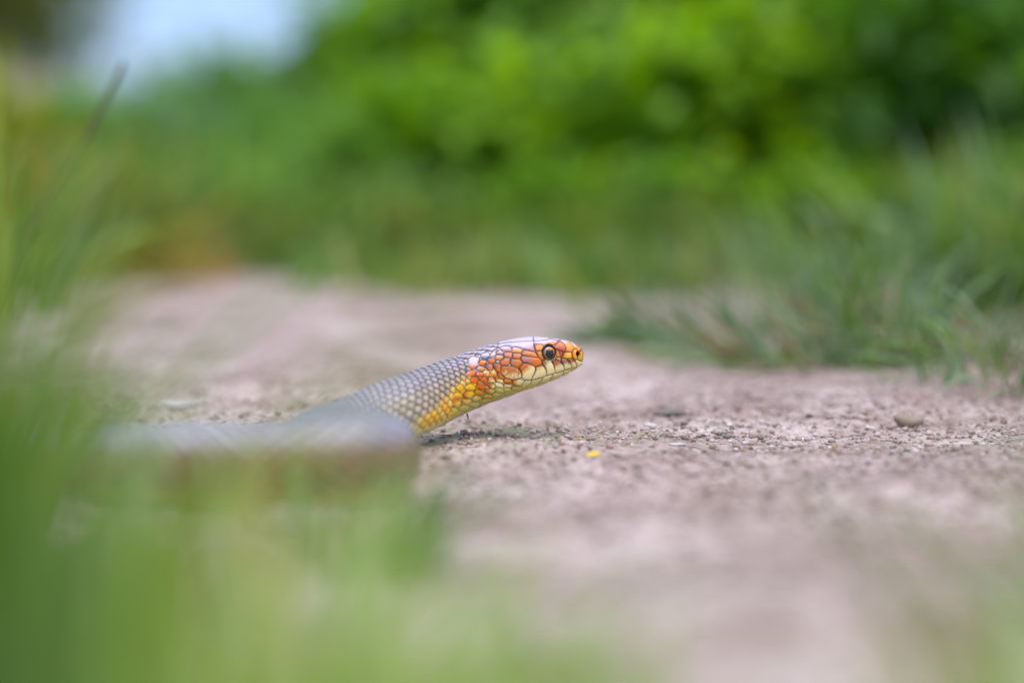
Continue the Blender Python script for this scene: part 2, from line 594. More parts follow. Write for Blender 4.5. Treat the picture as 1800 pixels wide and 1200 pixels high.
# (polygon, colour at the upper/rear end, colour at the lower/front end, gradient direction, gradient centre, mottle)
PL = [
    # crown plates
    ([(938, 602), (950, 599.2), (965, 597.4), (975, 597.6), (981, 599.4), (977.5, 604), (972, 606), (963, 603.6), (955, 604.6), (947, 605.2), (940, 603.8)], lil, dorg, (0.25, 1), .66, 0),
    ([(938, 598.4), (955, 597.6), (966, 595.6), (966, 580), (938, 580)], lil, lil, (0, 1), .5, 0),
    (Z(*B20, [(225, 215), (500, 150), (900, 118), (1180, 98), (1430, 100), (1440, 200), (1490, 360), (1490, 455), (1100, 362), (880, 284), (680, 274), (560, 236), (430, 243), (240, 290)]), lil, (196, 140, 140), (0.35, 1), .75, 0),
    (Z(*B20, [(215, 185), (500, 138), (900, 104), (1440, 84), (1440, -300), (200, -300)]), lil, lil, (0, 1), .5, 0),
    (Z(*A20, [(560, 120), (800, 150), (830, 175), (1000, 160), (1200, 210), (1290, 280), (1360, 370), (1370, 430), (1290, 560), (1200, 578), (1115, 530), (1115, 420), (1065, 300), (960, 215), (870, 176), (820, 160), (560, -100), (1240, -100), (1240, 180)][2:16]), lil, org, (0.3, 1), .28, 0),
    (Z(*A20, [(560, 100), (840, 155), (1000, 140), (1220, 190), (1220, -200), (560, -200)]), lil, lil, (0, 1), .5, 0),
    (Z(*A20, [(1235, 190), (1300, 232), (1400, 300), (1600, 430), (1610, 490), (1540, 535), (1475, 495), (1395, 405), (1345, 320), (1275, 255)]), lil, yo, (0.4, 1), .45, 0),
    (Z(*A20, [(1250, 170), (1400, 280), (1620, 420), (1700, 300), (1300, -100)]), lil, lil, (0, 1), .5, 0),
    # round the eye
    (Z(*A20, [(765, 290), (850, 190), (960, 232), (1040, 320), (1085, 420), (1085, 520), (1040, 565), (960, 556), (900, 515), (780, 495), (745, 420), (740, 340)]), dorg, (176, 84, 22), (0, 1), .5, .25),
    (Z(*A20, [(780, 510), (850, 560), (870, 650), (880, 750), (810, 745), (795, 640)]), yo, yo, (0, 1), .5, 0),
    (Z(*A20, [(880, 570), (960, 595), (945, 680), (905, 750), (885, 650)]), dorg, dorg, (0, 1), .5, 0),
    (Z(*A20, [(1130, 575), (1265, 605), (1275, 700), (1275, 775), (1100, 783), (955, 775), (1005, 700), (1065, 605)]), dorg, yel_, (1, 0.7), .42, 0),
    (Z(*A20, [(750, 780), (830, 770), (895, 820), (890, 885), (800, 850)]), lil, yo, (1, 0.3), .35, 0),
    (Z(*B20, [(1450, 190), (1720, 222), (1745, 262), (1725, 415), (1525, 432), (1480, 330)]), gre, yo, (1, 0.1), .3, 0),
    (Z(*B20, [(1525, 462), (1730, 472), (1790, 600), (1845, 700), (1825, 752), (1740, 732), (1645, 645), (1575, 540)]), gre, yo, (1, 0.2), .18, 0),
    # nose
    (Z(*A20, [(1400, 475), (1465, 520), (1425, 600), (1412, 680), (1462, 760), (1475, 815), (1400, 812), (1335, 755), (1315, 660), (1345, 560)]), org, (236, 176, 40), (1, 0), .5, 0),
    (Z(*A20, [(1600, 545), (1655, 505), (1720, 600), (1730, 750), (1660, 880), (1530, 836), (1515, 780), (1588, 720), (1608, 620)]), (228, 172, 40), (214, 176, 84), (0, 1), .5, 0),
    (Z(*A20, [(1445, 875), (1640, 925), (1660, 980), (1600, 1050), (1495, 1090), (1485, 1000)]), cre, cre, (0, 1), .5, 0),
    # upper lip
    (Z(*A20, [(1150, 825), (1300, 815), (1395, 905), (1445, 1000), (1460, 1090), (1325, 1128), (1300, 1000), (1230, 900)]), (190, 110, 50), cre, (0.15, 1), .38, 0),
    (Z(*A20, [(925, 830), (1000, 815), (1125, 835), (1195, 925), (1250, 1020), (1275, 1138), (1240, 1150), (1052, 1205), (1035, 1050), (955, 950)]), (170, 120, 100), cre, (0.1, 1), .42, 0),
    (Z(*A20, [(625, 925), (720, 865), (865, 925), (960, 1005), (1015, 1110), (1030, 1215), (745, 1305), (715, 1150), (680, 1020)]), (190, 112, 60), cre, (0.3, 1), .38, 0),
    ([(952.7, 634), (956.5, 631.4), (964, 634.4), (969.6, 638.4), (972.4, 644), (973.8, 650), (974, 654.6), (961.2, 658.2), (962, 650), (958.6, 644), (954.2, 639)], (176, 110, 70), cre, (1, 0.55), .30, 0),
    (Z(*C15, [(1150, 112), (1200, 78), (1305, 48), (1372, 92), (1402, 180), (1402, 260), (1364, 312), (1056, 400), (1106, 290), (1156, 180)]), dorg, cre, (0.45, 1), .24, 0),
    (Z(*C15, [(722, 110), (796, 26), (880, -14), (978, 6), (1078, 66), (1128, 116), (1110, 200), (1050, 310), (1012, 400), (880, 402), (806, 366), (796, 260), (768, 180)]), dorg, cre, (0.75, 1), .42, 0),
    (Z(*C15, [(244, 66), (450, 56), (600, 96), (692, 136), (742, 212), (757, 300), (742, 364), (648, 392), (520, 388), (404, 354), (316, 296), (246, 208)]), (200, 130, 70), cre, (0.1, 1), .62, .75),
    # lower lip
    (Z(*F7, [(1380, 582), (1440, 574), (1480, 570), (1450, 600), (1362, 634)]), cre, pal, (0, 1), .5, 0),
    (Z(*F7, [(1288, 606), (1368, 588), (1354, 638), (1300, 678), (1248, 696), (1282, 650)]), cre, pal, (0, 1), .5, 0),
    (Z(*C15, [(1620, 268), (1800, 218), (1866, 188), (1856, 230), (1800, 330), (1486, 470), (1566, 370)]), cre, pal, (0, 1), .5, 0),
    (Z(*C15, [(1366, 348), (1588, 280), (1546, 360), (1446, 470), (1280, 560), (1124, 600), (1266, 470), (1326, 400)]), cre, pal, (0, 1), .5, 0),
    (Z(*C15, [(1074, 436), (1330, 364), (1290, 430), (1200, 510), (1080, 606), (950, 656), (906, 612), (1006, 540)]), (226, 216, 160), pal, (0, 1), .5, 0),
    (Z(*C15, [(886, 434), (1046, 442), (976, 540), (880, 600), (796, 606), (794, 550)]), (228, 216, 160), pal, (0, 1), .5, 0),
    (Z(*C15, [(546, 414), (780, 392), (850, 424), (776, 526), (700, 552), (586, 544), (530, 490)]), yo, cre, (1, 0), .32, .2),
    (Z(*C15, [(326, 384), (400, 386), (512, 414), (504, 484), (400, 484), (318, 456)]), org, yo, (0, 1), .5, 0),
    (Z(*C15, [(496, 640), (552, 574), (756, 584), (764, 620), (718, 664), (580, 674)]), pal, (214, 178, 40), (0.4, 1), .45, 0),
    (Z(*C15, [(306, 516), (420, 506), (504, 534), (512, 580), (460, 612), (340, 594), (306, 558)]), yo, cre, (0, 1), .25, 0),
    (Z(*C15, [(84, 384), (140, 371), (274, 414), (282, 494), (180, 474), (104, 438)]), org, cre, (0.4, 1), .35, .5),
    (Z(*C15, [(146, 246), (218, 246), (300, 366), (270, 388), (156, 318)]), dorg, yo, (0, 1), .5, 0),
    (Z(*C15, [(96, 508), (170, 498), (284, 536), (284, 622), (106, 586)]), cre, cre, (0, 1), .5, .1),
    (Z(*C15, [(306, 640), (470, 634), (500, 690), (380, 706), (322, 696)]), pal, pal, (0, 1), .5, 0),
    # temples
    (Z(*B20, [(1036, 530), (1094, 426), (1180, 408), (1400, 476), (1514, 526), (1590, 636), (1586, 662), (1300, 614), (1046, 574)]), (190, 130, 110), (234, 150, 90), (0.5, 1), .35, .1),
    (Z(*B20, [(1006, 690), (1074, 628), (1400, 666), (1596, 698), (1712, 766), (1730, 896), (1640, 942), (1544, 962), (1400, 892), (1250, 852), (1086, 822)]), (196, 140, 130), (222, 132, 30), (1, 0.35), .5, .15),
    (Z(*B20, [(708, 326), (840, 308), (1000, 346), (1082, 394), (1016, 502), (726, 474), (708, 400)]), lilp, sal, (0, 1), .4, .1),
    (Z(*B20, [(258, 332), (400, 278), (560, 268), (672, 316), (674, 454), (402, 434), (334, 386)]), lilp, (200, 150, 150), (0, 1), .5, .1),
    (Z(*B20, [(728, 526), (966, 538), (1022, 592), (964, 712), (718, 684), (718, 600)]), (170, 130, 140), (228, 146, 90), (0.6, 1), .3, .1),
    (Z(*B20, [(398, 562), (474, 488), (620, 498), (692, 526), (692, 672), (500, 642), (408, 614)]), (180, 140, 150), (224, 146, 112), (0.6, 1), .35, .1),
    (Z(*B20, [(658, 736), (946, 748), (1042, 850), (964, 934), (926, 1000), (630, 914)]), (196, 138, 110), (220, 140, 66), (1, 0.5), .45, .2),
    (Z(*B20, [(278, 830), (424, 688), (642, 726), (594, 914), (480, 942), (316, 922)]), (150, 120, 140), (218, 138, 92), (0.8, 1), .3, .1),
    (Z(*B20, [(146, 490), (240, 428), (328, 438), (390, 502), (366, 562), (166, 552)]), lilp, (200, 148, 150), (0, 1), .5, .1),
    (Z(*B20, [(136, 622), (192, 588), (356, 598), (392, 642), (356, 732), (146, 732)]), lilp, sal, (0, 1), .4, .1),
    (Z(*B20, [(116, 794), (240, 778), (254, 862), (136, 852)]), lil, sal, (0, 1), .5, .1),
    (Z(*B20, [(48, 902), (124, 880), (272, 928), (292, 1170), (230, 1170), (106, 1074), (58, 1000)]), (150, 112, 110), (226, 134, 40), (1, 0.5), .45, .1),
    # side of the neck just behind the jaw
    (Z(*D15, [(498, 482), (600, 398), (790, 434), (772, 540), (732, 600), (742, 636), (676, 692), (640, 730), (564, 702), (518, 646)]), lilp, (230, 146, 100), (0, 1), .72, .1),
    (Z(*D15, [(778, 560), (834, 498), (946, 508), (980, 550), (916, 632), (796, 622)]), sal, (230, 130, 70), (0, 1), .5, .1),
    (Z(*D15, [(708, 720), (784, 658), (896, 688), (920, 740), (858, 780), (744, 752)]), lil, sal, (0.4, 1), .5, .1),
    (Z(*D15, [(928, 652), (1002, 590), (1120, 628), (1130, 734), (1090, 760), (966, 712)]), (140, 116, 136), (224, 140, 90), (1, 0.6), .5, .1),
    (Z(*D15, [(998, 482), (1054, 438), (1186, 458), (1210, 502), (1192, 562), (1100, 580), (1016, 534)]), (140, 124, 150), (230, 130, 70), (0.3, 1), .4, .1),
    (Z(*D15, [(840, 430), (856, 336), (1000, 298), (1070, 344), (1042, 396), (966, 462), (854, 456)]), lilp, (140, 130, 170), (0, 1), .6, 0),
    (Z(*D15, [(1086, 344), (1200, 238), (1280, 236), (1214, 300), (1210, 346), (1164, 392), (1088, 392)]), lilp, lilp, (0, 1), .5, 0),
    (Z(*D15, [(410, 880), (484, 798), (600, 768), (690, 796), (672, 856), (558, 920), (434, 912)]), lil, (232, 140, 84), (0.7, 1), .32, .2),
    (Z(*D15, [(698, 860), (744, 818), (856, 838), (890, 882), (856, 932), (744, 922)]), lilp, (238, 130, 40), (1, 0.3), .3, .1),
    (Z(*D15, [(898, 804), (960, 778), (1052, 824), (1062, 880), (1010, 940), (936, 886)]), cre, org, (0.3, 1), .5, .8),
    (Z(*D15, [(1098, 842), (1152, 780), (1240, 844), (1232, 922), (1180, 922), (1116, 886)]), cre, org, (0.5, 1), .35, .6),
    (Z(*D15, [(548, 1000), (622, 948), (718, 948), (770, 992), (732, 1074), (640, 1110), (566, 1056)]), (226, 120, 34), (222, 128, 24), (0, 1), .5, .2),
    (Z(*D15, [(808, 990), (900, 930), (972, 964), (1002, 1052), (940, 1080), (836, 1034)]), (230, 116, 20), (226, 130, 30), (0, 1), .5, .2),
    (Z(*D15, [(1018, 1000), (1054, 938), (1182, 966), (1202, 1052), (1140, 1080), (1064, 1052)]), org, cre, (0, 1), .45, .9),
    (Z(*E15, [(698, 270), (782, 188), (886, 208), (960, 290), (914, 352), (850, 361), (736, 324)]), (214, 120, 14), (224, 140, 20), (0, 1), .5, .15),
    (Z(*E15, [(968, 232), (1032, 198), (1164, 238), (1190, 298), (1148, 332), (1064, 304)]), (216, 120, 20), cre, (1, 0.5), .65, .3),
    (Z(*E15, [(408, 310), (532, 200), (662, 292), (672, 356), (600, 392), (472, 362)]), yel_, (232, 196, 90), (0, 1), .6, .25),
    (Z(*E15, [(148, 320), (272, 220), (362, 302), (352, 392), (224, 402)]), (226, 190, 70), (240, 176, 30), (1, 0.3), .5, .2),
    (Z(*E15, [(918, 400), (1002, 340), (1126, 368), (1180, 420), (1118, 461), (962, 442)]), (220, 140, 20), (222, 200, 110), (1, 0.6), .5, .1),
    (Z(*E15, [(648, 430), (704, 358), (846, 388), (900, 450), (848, 512), (724, 492)]), (220, 170, 40), (226, 164, 20), (0, 1), .5, .3),
    (Z(*E15, [(348, 510), (434, 408), (596, 418), (640, 490), (556, 591), (404, 572)]), (218, 140, 20), (238, 196, 70), (1, 0.5), .38, .2),
    (Z(*E15, [(88, 530), (174, 438), (322, 486), (312, 592), (202, 611), (98, 584)]), (238, 200, 60), (232, 140, 20), (0, 1), .6, .2),
    (Z(*E15, [(878, 550), (954, 478), (1106, 498), (1150, 566), (1058, 591), (904, 592)]), (220, 204, 110), (222, 160, 30), (0, 1), .55, .2),
    (Z(*E15, [(588, 590), (684, 510), (816, 548), (850, 600), (776, 662), (644, 671)]), (232, 206, 110), (218, 196, 120), (0, 1), .5, .05),
    (Z(*E15, [(308, 670), (344, 608), (516, 618), (550, 690), (488, 741), (364, 722)]), (240, 170, 24), (232, 212, 130), (0.6, 1), .45, .2),
    (Z(*E15, [(28, 750), (104, 658), (264, 668), (282, 740), (218, 820), (66, 792)]), (234, 150, 20), (236, 206, 110), (1, 0.8), .5, .3),
    (Z(*E15, [(528, 740), (622, 690), (796, 708), (812, 768), (698, 840), (564, 820)]), (216, 196, 96), (226, 166, 40), (-0.4, 1), .6, .15),
    (Z(*E15, [(248, 850), (344, 758), (494, 806), (502, 868), (400, 941), (276, 922)]), (224, 206, 100), (214, 190, 100), (0, 1), .5, .1),
    (Z(*E15, [(4, 900), (92, 820), (212, 884), (202, 966), (140, 1040), (4, 1022)]), (226, 206, 90), (220, 190, 90), (0, 1), .5, .1),
    (Z(*E15, [(1214, 324), (1396, 338), (1440, 410), (1358, 452), (1252, 424)]), (216, 204, 130), pal, (0, 1), .5, .1),
    (Z(*E15, [(1138, 500), (1240, 448), (1370, 484), (1336, 534), (1204, 562)]), (210, 196, 120), pal, (0, 1), .5, .1),
    (Z(*E15, [(884, 632), (1094, 618), (1082, 666), (958, 712), (858, 696)]), (212, 190, 90), pal, (0, 1), .5, .1),
    (Z(*E15, [(1118, 622), (1250, 586), (1370, 604), (1276, 664), (1126, 674)]), (206, 190, 90), pal, (0, 1), .5, .1),
]
hz = np.where(S < 66)[0]
Q = Vf[hz].copy()
yc = np.repeat(Cn[:, 1][:, None], NC, 1).ravel()[hz]
Q[:, 1] = yc - np.abs(Q[:, 1] - yc)
hx, hy = proj(Q)
inside_id = np.full(len(hz), -1)
sd1 = np.full(len(hz), 99.0)                                     # signed distance to the nearest plate, then to the second
sd2 = np.full(len(hz), 99.0)


def chaikin(p):
    p = np.array(p, float)
    q = np.roll(p, -1, axis=0)
    return np.stack([p * .8 + q * .2, p * .2 + q * .8], 1).reshape(-1, 2)


for pi_, (poly, ca, cb, gdir, gc, mot) in enumerate(PL):
    pp = chaikin(poly)
    x0, y0 = pp.min(0) - 3.5
    x1, y1 = pp.max(0) + 3.5
    s_ = np.where((hx > x0) & (hx < x1) & (hy > y0) & (hy < y1))[0]
    if len(s_) == 0:
        continue
    X, Y = hx[s_], hy[s_]
    ins = np.zeros(len(s_), bool)
    dm = np.full(len(s_), 99.0)
    for k in range(len(pp)):
        ax, ay = pp[k]
        bx2, by2 = pp[(k + 1) % len(pp)]
        cond = ((ay > Y) != (by2 > Y)) & (X < (bx2 - ax) * (Y - ay) / (by2 - ay + 1e-12) + ax)
        ins ^= cond
        ex_, ey_ = bx2 - ax, by2 - ay
        tpar = np.clip(((X - ax) * ex_ + (Y - ay) * ey_) / (ex_ * ex_ + ey_ * ey_ + 1e-12), 0, 1)
        dm = np.minimum(dm, np.hypot(X - ax - tpar * ex_, Y - ay - tpar * ey_))
    sd = np.where(ins, -dm, dm)
    b1 = sd < sd1[s_]
    sd2[s_] = np.where(b1, sd1[s_], np.minimum(sd2[s_], sd))
    sd1[s_] = np.where(b1, sd, sd1[s_])
    inside_id[s_[b1]] = pi_
REACH = np.where(hx > 905, 3.0, 1.5)
inside_id[sd1 > REACH] = -1
dist_in = np.minimum((sd2 - sd1) / 2, REACH - sd1)
for pi_, (poly, ca, cb, gdir, gc, mot) in enumerate(PL):
    new = np.where(inside_id == pi_)[0]
    if len(new) == 0:
        continue
    pp = np.array(poly, float)
    gi = hz[new]
    X, Y, dmn = hx[new], hy[new], dist_in[new]
    g = np.array(gdir, float)
    ln = abs(g[0]) * (pp[:, 0].max() - pp[:, 0].min()) + abs(g[1]) * (pp[:, 1].max() - pp[:, 1].min())
    cx_, cy_ = (pp.max(0) + pp.min(0)) / 2
    gg = ((X - cx_) * g[0] + (Y - cy_) * g[1]) / ln + 0.5
    nz = vnoise(X * 0.55, Y * 0.55, 40) + 0.5 * vnoise(X * 1.3, Y * 1.3, 41)
    gg = gg + nz * 0.14
    if mot > 0.4:
        gg = gg + nz * mot * 1.0
    f = smooth(gc - 0.17, gc + 0.17, gg)
    cc = mix(lin(ca), lin(cb), f)
    if mot:
        cc = mix(cc, lin(dorg), smooth(0.1, 0.35, nz) * mot * 0.55)
    rim = smooth(3.2, 0.6, dmn) * smooth(0.75, 0.2, gg - 0.02)
    rc = lin((74, 56, 56)) if pi_ > 7 else lin(lil)
    cc = mix(cc, rc, rim * (0.80 if (ca != cre and cb != pal) else 0.05))
    COL[gi] = cc
    HT[gi] = 0.28 * smooth(0.0, 1.8, dmn) + 0.08 * smooth(1.0, 6.0, dmn)
# seams
inp = inside_id >= 0
seam = lin((58, 30, 20))
seam_l = lin((168, 140, 80))
sc_ = mix(seam, lin((70, 50, 84)), smooth(622, 606, hy))
low = smooth(668, 684, hy - 0.0) * smooth(860, 905, hx)
low = np.maximum(low, smooth(0.62, 0.68, tt[hz]))
sc_ = mix(sc_, seam_l, low)
COL[hz[inp]] = mix(COL[hz[inp]], sc_[inp], smooth(1.0, 0.2, dist_in[inp]) * 0.94)
# bare skin between plates on the muzzle and throat: nothing left of the lattice there
fr = (~inp) & (hx > 905)
HT[hz[fr]] = 0.12
COL[hz[fr]] = mix(lin(pal), lin((190, 172, 110)), smooth(-.2, .4, vnoise(hx[fr] * .8, hy[fr] * .8, 42)))
# chin and throat: the underside is paler
thr = smooth(0.70, 0.78, tt[hz]) * smooth(66, 58, S[hz])
COL[hz] = mix(COL[hz], lin((205, 194, 128)), thr * 0.7)
# midline seam of the crown
midl = np.abs(Vf[hz, 1] - yc) * 1000
mw = smooth(0.16, 0.05, midl) * (np.abs(PH[hz]) < 0.6) * (hx > 880)
HT[hz] -= 0.18 * mw * inp
COL[hz] = mix(COL[hz], lin((110, 96, 124)), mw * 0.6)
# eye socket
EX, EY = 963.6, 620.0
re = np.hypot((hx - EX - 0.6) / 12.9, (hy - EY) / 14.2)
lid = lin((52, 46, 44))
COL[hz] = mix(COL[hz], lid, smooth(1.06, 0.97, re))
HT[hz] += 0.30 * np.exp(-((re - 1.05) / 0.10) ** 2) - 0.9 * smooth(1.0, 0.75, re)
# nostril
rn = np.hypot((hx - 1014.8) / 3.1, (hy - 621.9) / 4.8)
COL[hz] = mix(COL[hz], lin((110, 26, 12)), smooth(1.1, 0.85, rn))
HT[hz] -= 1.5 * smooth(1.05, 0.45, rn)
HT[hz] += 0.15 * np.exp(-((rn - 1.25) / 0.2) ** 2)
# mouth line
ml = np.interp(hx, [905, 916, 934.7, 954.7, 972, 990.7, 1002.7, 1013, 1022], [664, 667.5, 667.6, 662.2, 656.8, 649.6, 646.4, 644.6, 642])
dml = np.abs(hy - ml)
mz = smooth(0.8, 0.1, dml) * smooth(905, 918, hx)
HT[hz] -= 0.22 * mz
COL[hz] = mix(COL[hz], lin((110, 78, 44)), mz * 0.8)

HT *= np.where(S < 66, 1.0, smooth(1.0, 5.0, radius) * 1.0)
tip = smooth(0.0, 1.2, S)
Vd = Vf + Nf * (HT * tip * 0.001)[:, None]
lum = COL.mean(1, keepdims=True)
COL = lum + (COL - lum) * (1 + 0.14 * smooth(95, 60, S))[:, None]
COL = np.clip(COL, 0.003, 1)
COL = COL ** (1 + 0.18 * smooth(95, 70, S) * (1 - 0.7 * smooth(0.34, 0.2, tt)))[:, None]
ii = np.arange(NR * NC).reshape(NR, NC)
jn = np.roll(ii, -1, axis=1)
q = np.stack([ii[:-1], jn[:-1], jn[1:], ii[1:]], -1).reshape(-1, 4)
sme = mesh_from('snake_skin', Vd, q)
add_colors(sme, COL)
# outward orientation check
f0 = sme.polygons[(NR // 3) * NC + 10]
cc0 = Cn[NR // 3]
if (Vector(f0.center) - Vector(cc0)).dot(f0.normal) < 0:
    sme.flip_normals()
m, t, b = new_mat('scaly_skin', 0.30, 0.45)
at = t.nodes.new('ShaderNodeAttribute'); at.attribute_name = 'Col'
tc = t.nodes.new('ShaderNodeTexCoord')
n = noise_node(t, 2200, 3, 0.6, tc.outputs['Object'])
mx = t.nodes.new('ShaderNodeMix'); mx.data_type = 'RGBA'; mx.blend_type = 'MULTIPLY'; mx.inputs[0].default_value = 0.45
rr = ramp(t, [(0.3, (0.75, 0.75, 0.75)), (0.7, (1.15, 1.15, 1.15))])
t.links.new(n.outputs['Fac'], rr.inputs[0])
t.links.new(at.outputs['Color'], mx.inputs[6]); t.links.new(rr.outputs[0], mx.inputs[7])
t.links.new(mx.outputs[2], b.inputs['Base Color'])
b.inputs['Coat Weight'].default_value = 0.2
b.inputs['Coat Roughness'].default_value = 0.15
bpn = t.nodes.new('ShaderNodeBump'); bpn.inputs['Strength'].default_value = 0.15; bpn.inputs['Distance'].default_value = 0.0001
t.links.new(n.outputs['Fac'], bpn.inputs['Height']); t.links.new(bpn.outputs[0], b.inputs['Normal'])
snake = link('snake', sme, m)
tag(snake, 'scaly snake with orange and yellow cheek raising its head above the bare path', 'snake')

# eyes: dark pupil, orange ring, mottled iris with a painted-in sky reflection, under a clear spectacle
def make_eye(sgny):
    ce = P(EX, EY, FOCUS)
    hw = 34.0 * K * FOCUS
    rad = 12.6 * K * FOCUS
    n1_, n2_ = 48, 72
    th = np.linspace(0, math.pi, n1_)
    ph = np.linspace(0, 2 * math.pi, n2_, endpoint=False)
    TH, PHH = np.meshgrid(th, ph, indexing='ij')
    z = np.sin(TH) * np.cos(PHH) * rad
    u = np.sin(TH) * np.sin(PHH) * rad * 1.08
    w = np.cos(TH) * rad * 0.78
    pts = np.stack([z.ravel(), -w.ravel(), u.ravel()], -1)       # outward is -y
    xs, zs = np.sin(TH).ravel() * np.cos(PHH).ravel() * 12.6, np.sin(TH).ravel() * np.sin(PHH).ravel() * 13.4
    rp = np.hypot((xs - 2.0) / 7.3, (zs - 1.4) / 8.6)
    col = mix(lin((6, 9, 12)), lin((250, 150, 20)), smooth(0.97, 1.05, rp))
    ang = np.arctan2(zs, xs)
    iris = mix(lin((206, 100, 18)), lin((112, 128, 160)), smooth(-0.1, 0.5, 0.85 * np.sin(ang) - 0.5 * np.cos(ang)))  # blue-grey upper left is the sky's reflection, painted into the orange iris
    iris = mix(iris, lin((190, 96, 24)), 0.5 * smooth(0.1, 0.4, vnoise(xs * 0.6 + 20, zs * 0.6 + 20, 51)))
    col = mix(col, iris, smooth(1.17, 1.28, rp))
    col = mix(col, lin((30, 24, 22)), smooth(11.6, 12.5, np.hypot(xs, zs / 1.06)))
    i_ = np.arange(n1_ * n2_).reshape(n1_, n2_)
    j_ = np.roll(i_, -1, axis=1)
    qq = np.stack([i_[:-1], i_[1:], j_[1:], j_[:-1]], -1).reshape(-1, 4)
    pts[:, 1] *= sgny
    me = mesh_from('eye', pts, qq)
    add_colors(me, col)
    mo, tt_, bb_ = (M['eye'], None, None) if 'eye' in M else new_mat('eye_surface', 0.08, 0.5)
    if 'eye' not in M:
        a_ = tt_.nodes.new('ShaderNodeAttribute'); a_.attribute_name = 'Col'
        tt_.links.new(a_.outputs['Color'], bb_.inputs['Base Color'])
        bb_.inputs['Coat Weight'].default_value = 0.8
        bb_.inputs['Coat Roughness'].default_value = 0.03
        M['eye'] = mo
    o = link('eye', me, mo, snake)
    o.location = (ce[0], ce[1] - sgny * (hw * 0.86 - rad * 0.42), ce[2])
    return o


make_eye(1)
make_eye(-1)
# shred of shed skin hanging from a belly scale
pts = [P(820, 731, .796), P(821.5, 734, .796), P(823, 737, .796), P(822.2, 735, .7965), P(820.8, 732, .7965)]
fl = mesh_from('skin_shred', [P(819.0, 727, .796), P(822.0, 726, .797), P(823.6, 731, .795), P(820.4, 731.5, .7955), P(823.8, 735.5, .795), P(822.4, 737, .796)], [(0, 1, 2, 3), (3, 2, 4, 5)])
sh = link('skin_shred', fl, simple_noise_mat('shed_skin', (0.35, 0.28, 0.2), (0.5, 0.42, 0.3), 900), snake)

# ------------------------------------------------------------------ stones and litter in focus
def stone_mesh(name, seed, sx=1, sy=1, sz=0.7, sub=2, rough=0.25, flatness=0.0):
    import bmesh
    bm = bmesh.new()
    bmesh.ops.create_icosphere(bm, subdivisions=sub, radius=0.5)
    r_ = np.random.default_rng(seed)
    cuts = [(Vector(r_.normal(size=3)).normalized(), r_.uniform(0.26, 0.42)) for _ in range(7)]
    for v in bm.verts:
        for nn, dd in cuts:
            e_ = v.co.dot(nn) - dd
            if e_ > 0:
                v.co -= nn * e_ * 0.9
        v.co *= 1 + rough * (r_.random() - 0.5)
        v.co.x *= sx; v.co.y *= sy; v.co.z *= sz
    me = bpy.data.meshes.new(name)
    bm.to_mesh(me)
    bm.free()
    me.polygons.foreach_set('use_smooth', np.ones(len(me.polygons), dtype=bool))
    return me


def gz(x, y):
    fl_ = math.exp(-(((x + 0.12) / 0.13) ** 2) - (((y - 0.68) / 0.07) ** 2))
    return float(ground_height(np.array([x]), np.array([y]))[0] * (1 - 0.6 * fl_))


def put_stone(name, px, py, wpx, asp, dz, mat, label, cat, seed, group=None, rz=0.0, sub=3, rough=0.06):
    g = ground_at(px, py)
    d = g[1]
    me = stone_mesh(name, seed, 1, asp, dz, sub, rough)
    o = link(name, me, mat)
    w = wpx * K * d
    o.scale = (w, w, w)
    o.rotation_euler = (0, 0, rz)
    o.location = (g[0], g[1], gz(g[0], g[1]) + w * dz * 0.33)
    tag(o, label, cat, group)
    return o


mt_brown = simple_noise_mat('brown_stone', (0.24, 0.18, 0.13), (0.34, 0.27, 0.20), 300)
mt_white = simple_noise_mat('white_stone', (0.48, 0.43, 0.42), (0.66, 0.61, 0.60), 500)
mt_ochre = simple_noise_mat('ochre_stone', (0.28, 0.17, 0.08), (0.45, 0.28, 0.14), 500)
mt_rust = simple_noise_mat('rust_crumb', (0.20, 0.10, 0.06), (0.33, 0.18, 0.12), 500)
mt_grey = simple_noise_mat('grey_clod', (0.13, 0.12, 0.11), (0.22, 0.20, 0.18), 500)
# curved brown pod
pod_pts = []
npod, nr = 40, 16
gp = ground_at(1597, 748)
pl = 56 * K * gp[1]
for i in range(npod):
    u = i / (npod - 1)
    rr_ = 0.19 * pl * (math.sin(math.pi * min(max(u, 0.0), 1)) ** 0.28) * (1.0 - 0.06 * math.cos(9 * u)) + 1e-5
    cz = 0.16 * pl * (2 * u - 1) ** 2
    for j in range(nr):
        a = 2 * math.pi * j / nr
        pod_pts.append(((u - 0.5) * pl, rr_ * math.cos(a) * 1.1, rr_ * math.sin(a) + cz * 0.8 + rr_ * 0.0))
pi2 = np.arange(npod * nr).reshape(npod, nr)
pj = np.roll(pi2, -1, axis=1)
pme = mesh_from('seed_pod', pod_pts, np.stack([pi2[:-1], pi2[1:], pj[1:], pj[:-1]], -1).reshape(-1, 4))
pod = link('seed_pod', pme, mt_brown)
pod.location = (gp[0], gp[1], gz(gp[0], gp[1]) + 0.17 * pl)
pod.rotation_euler = (0, R(4), R(8))
tag(pod, 'smooth curved brown pod lying on the path near the right edge', 'seed pod')

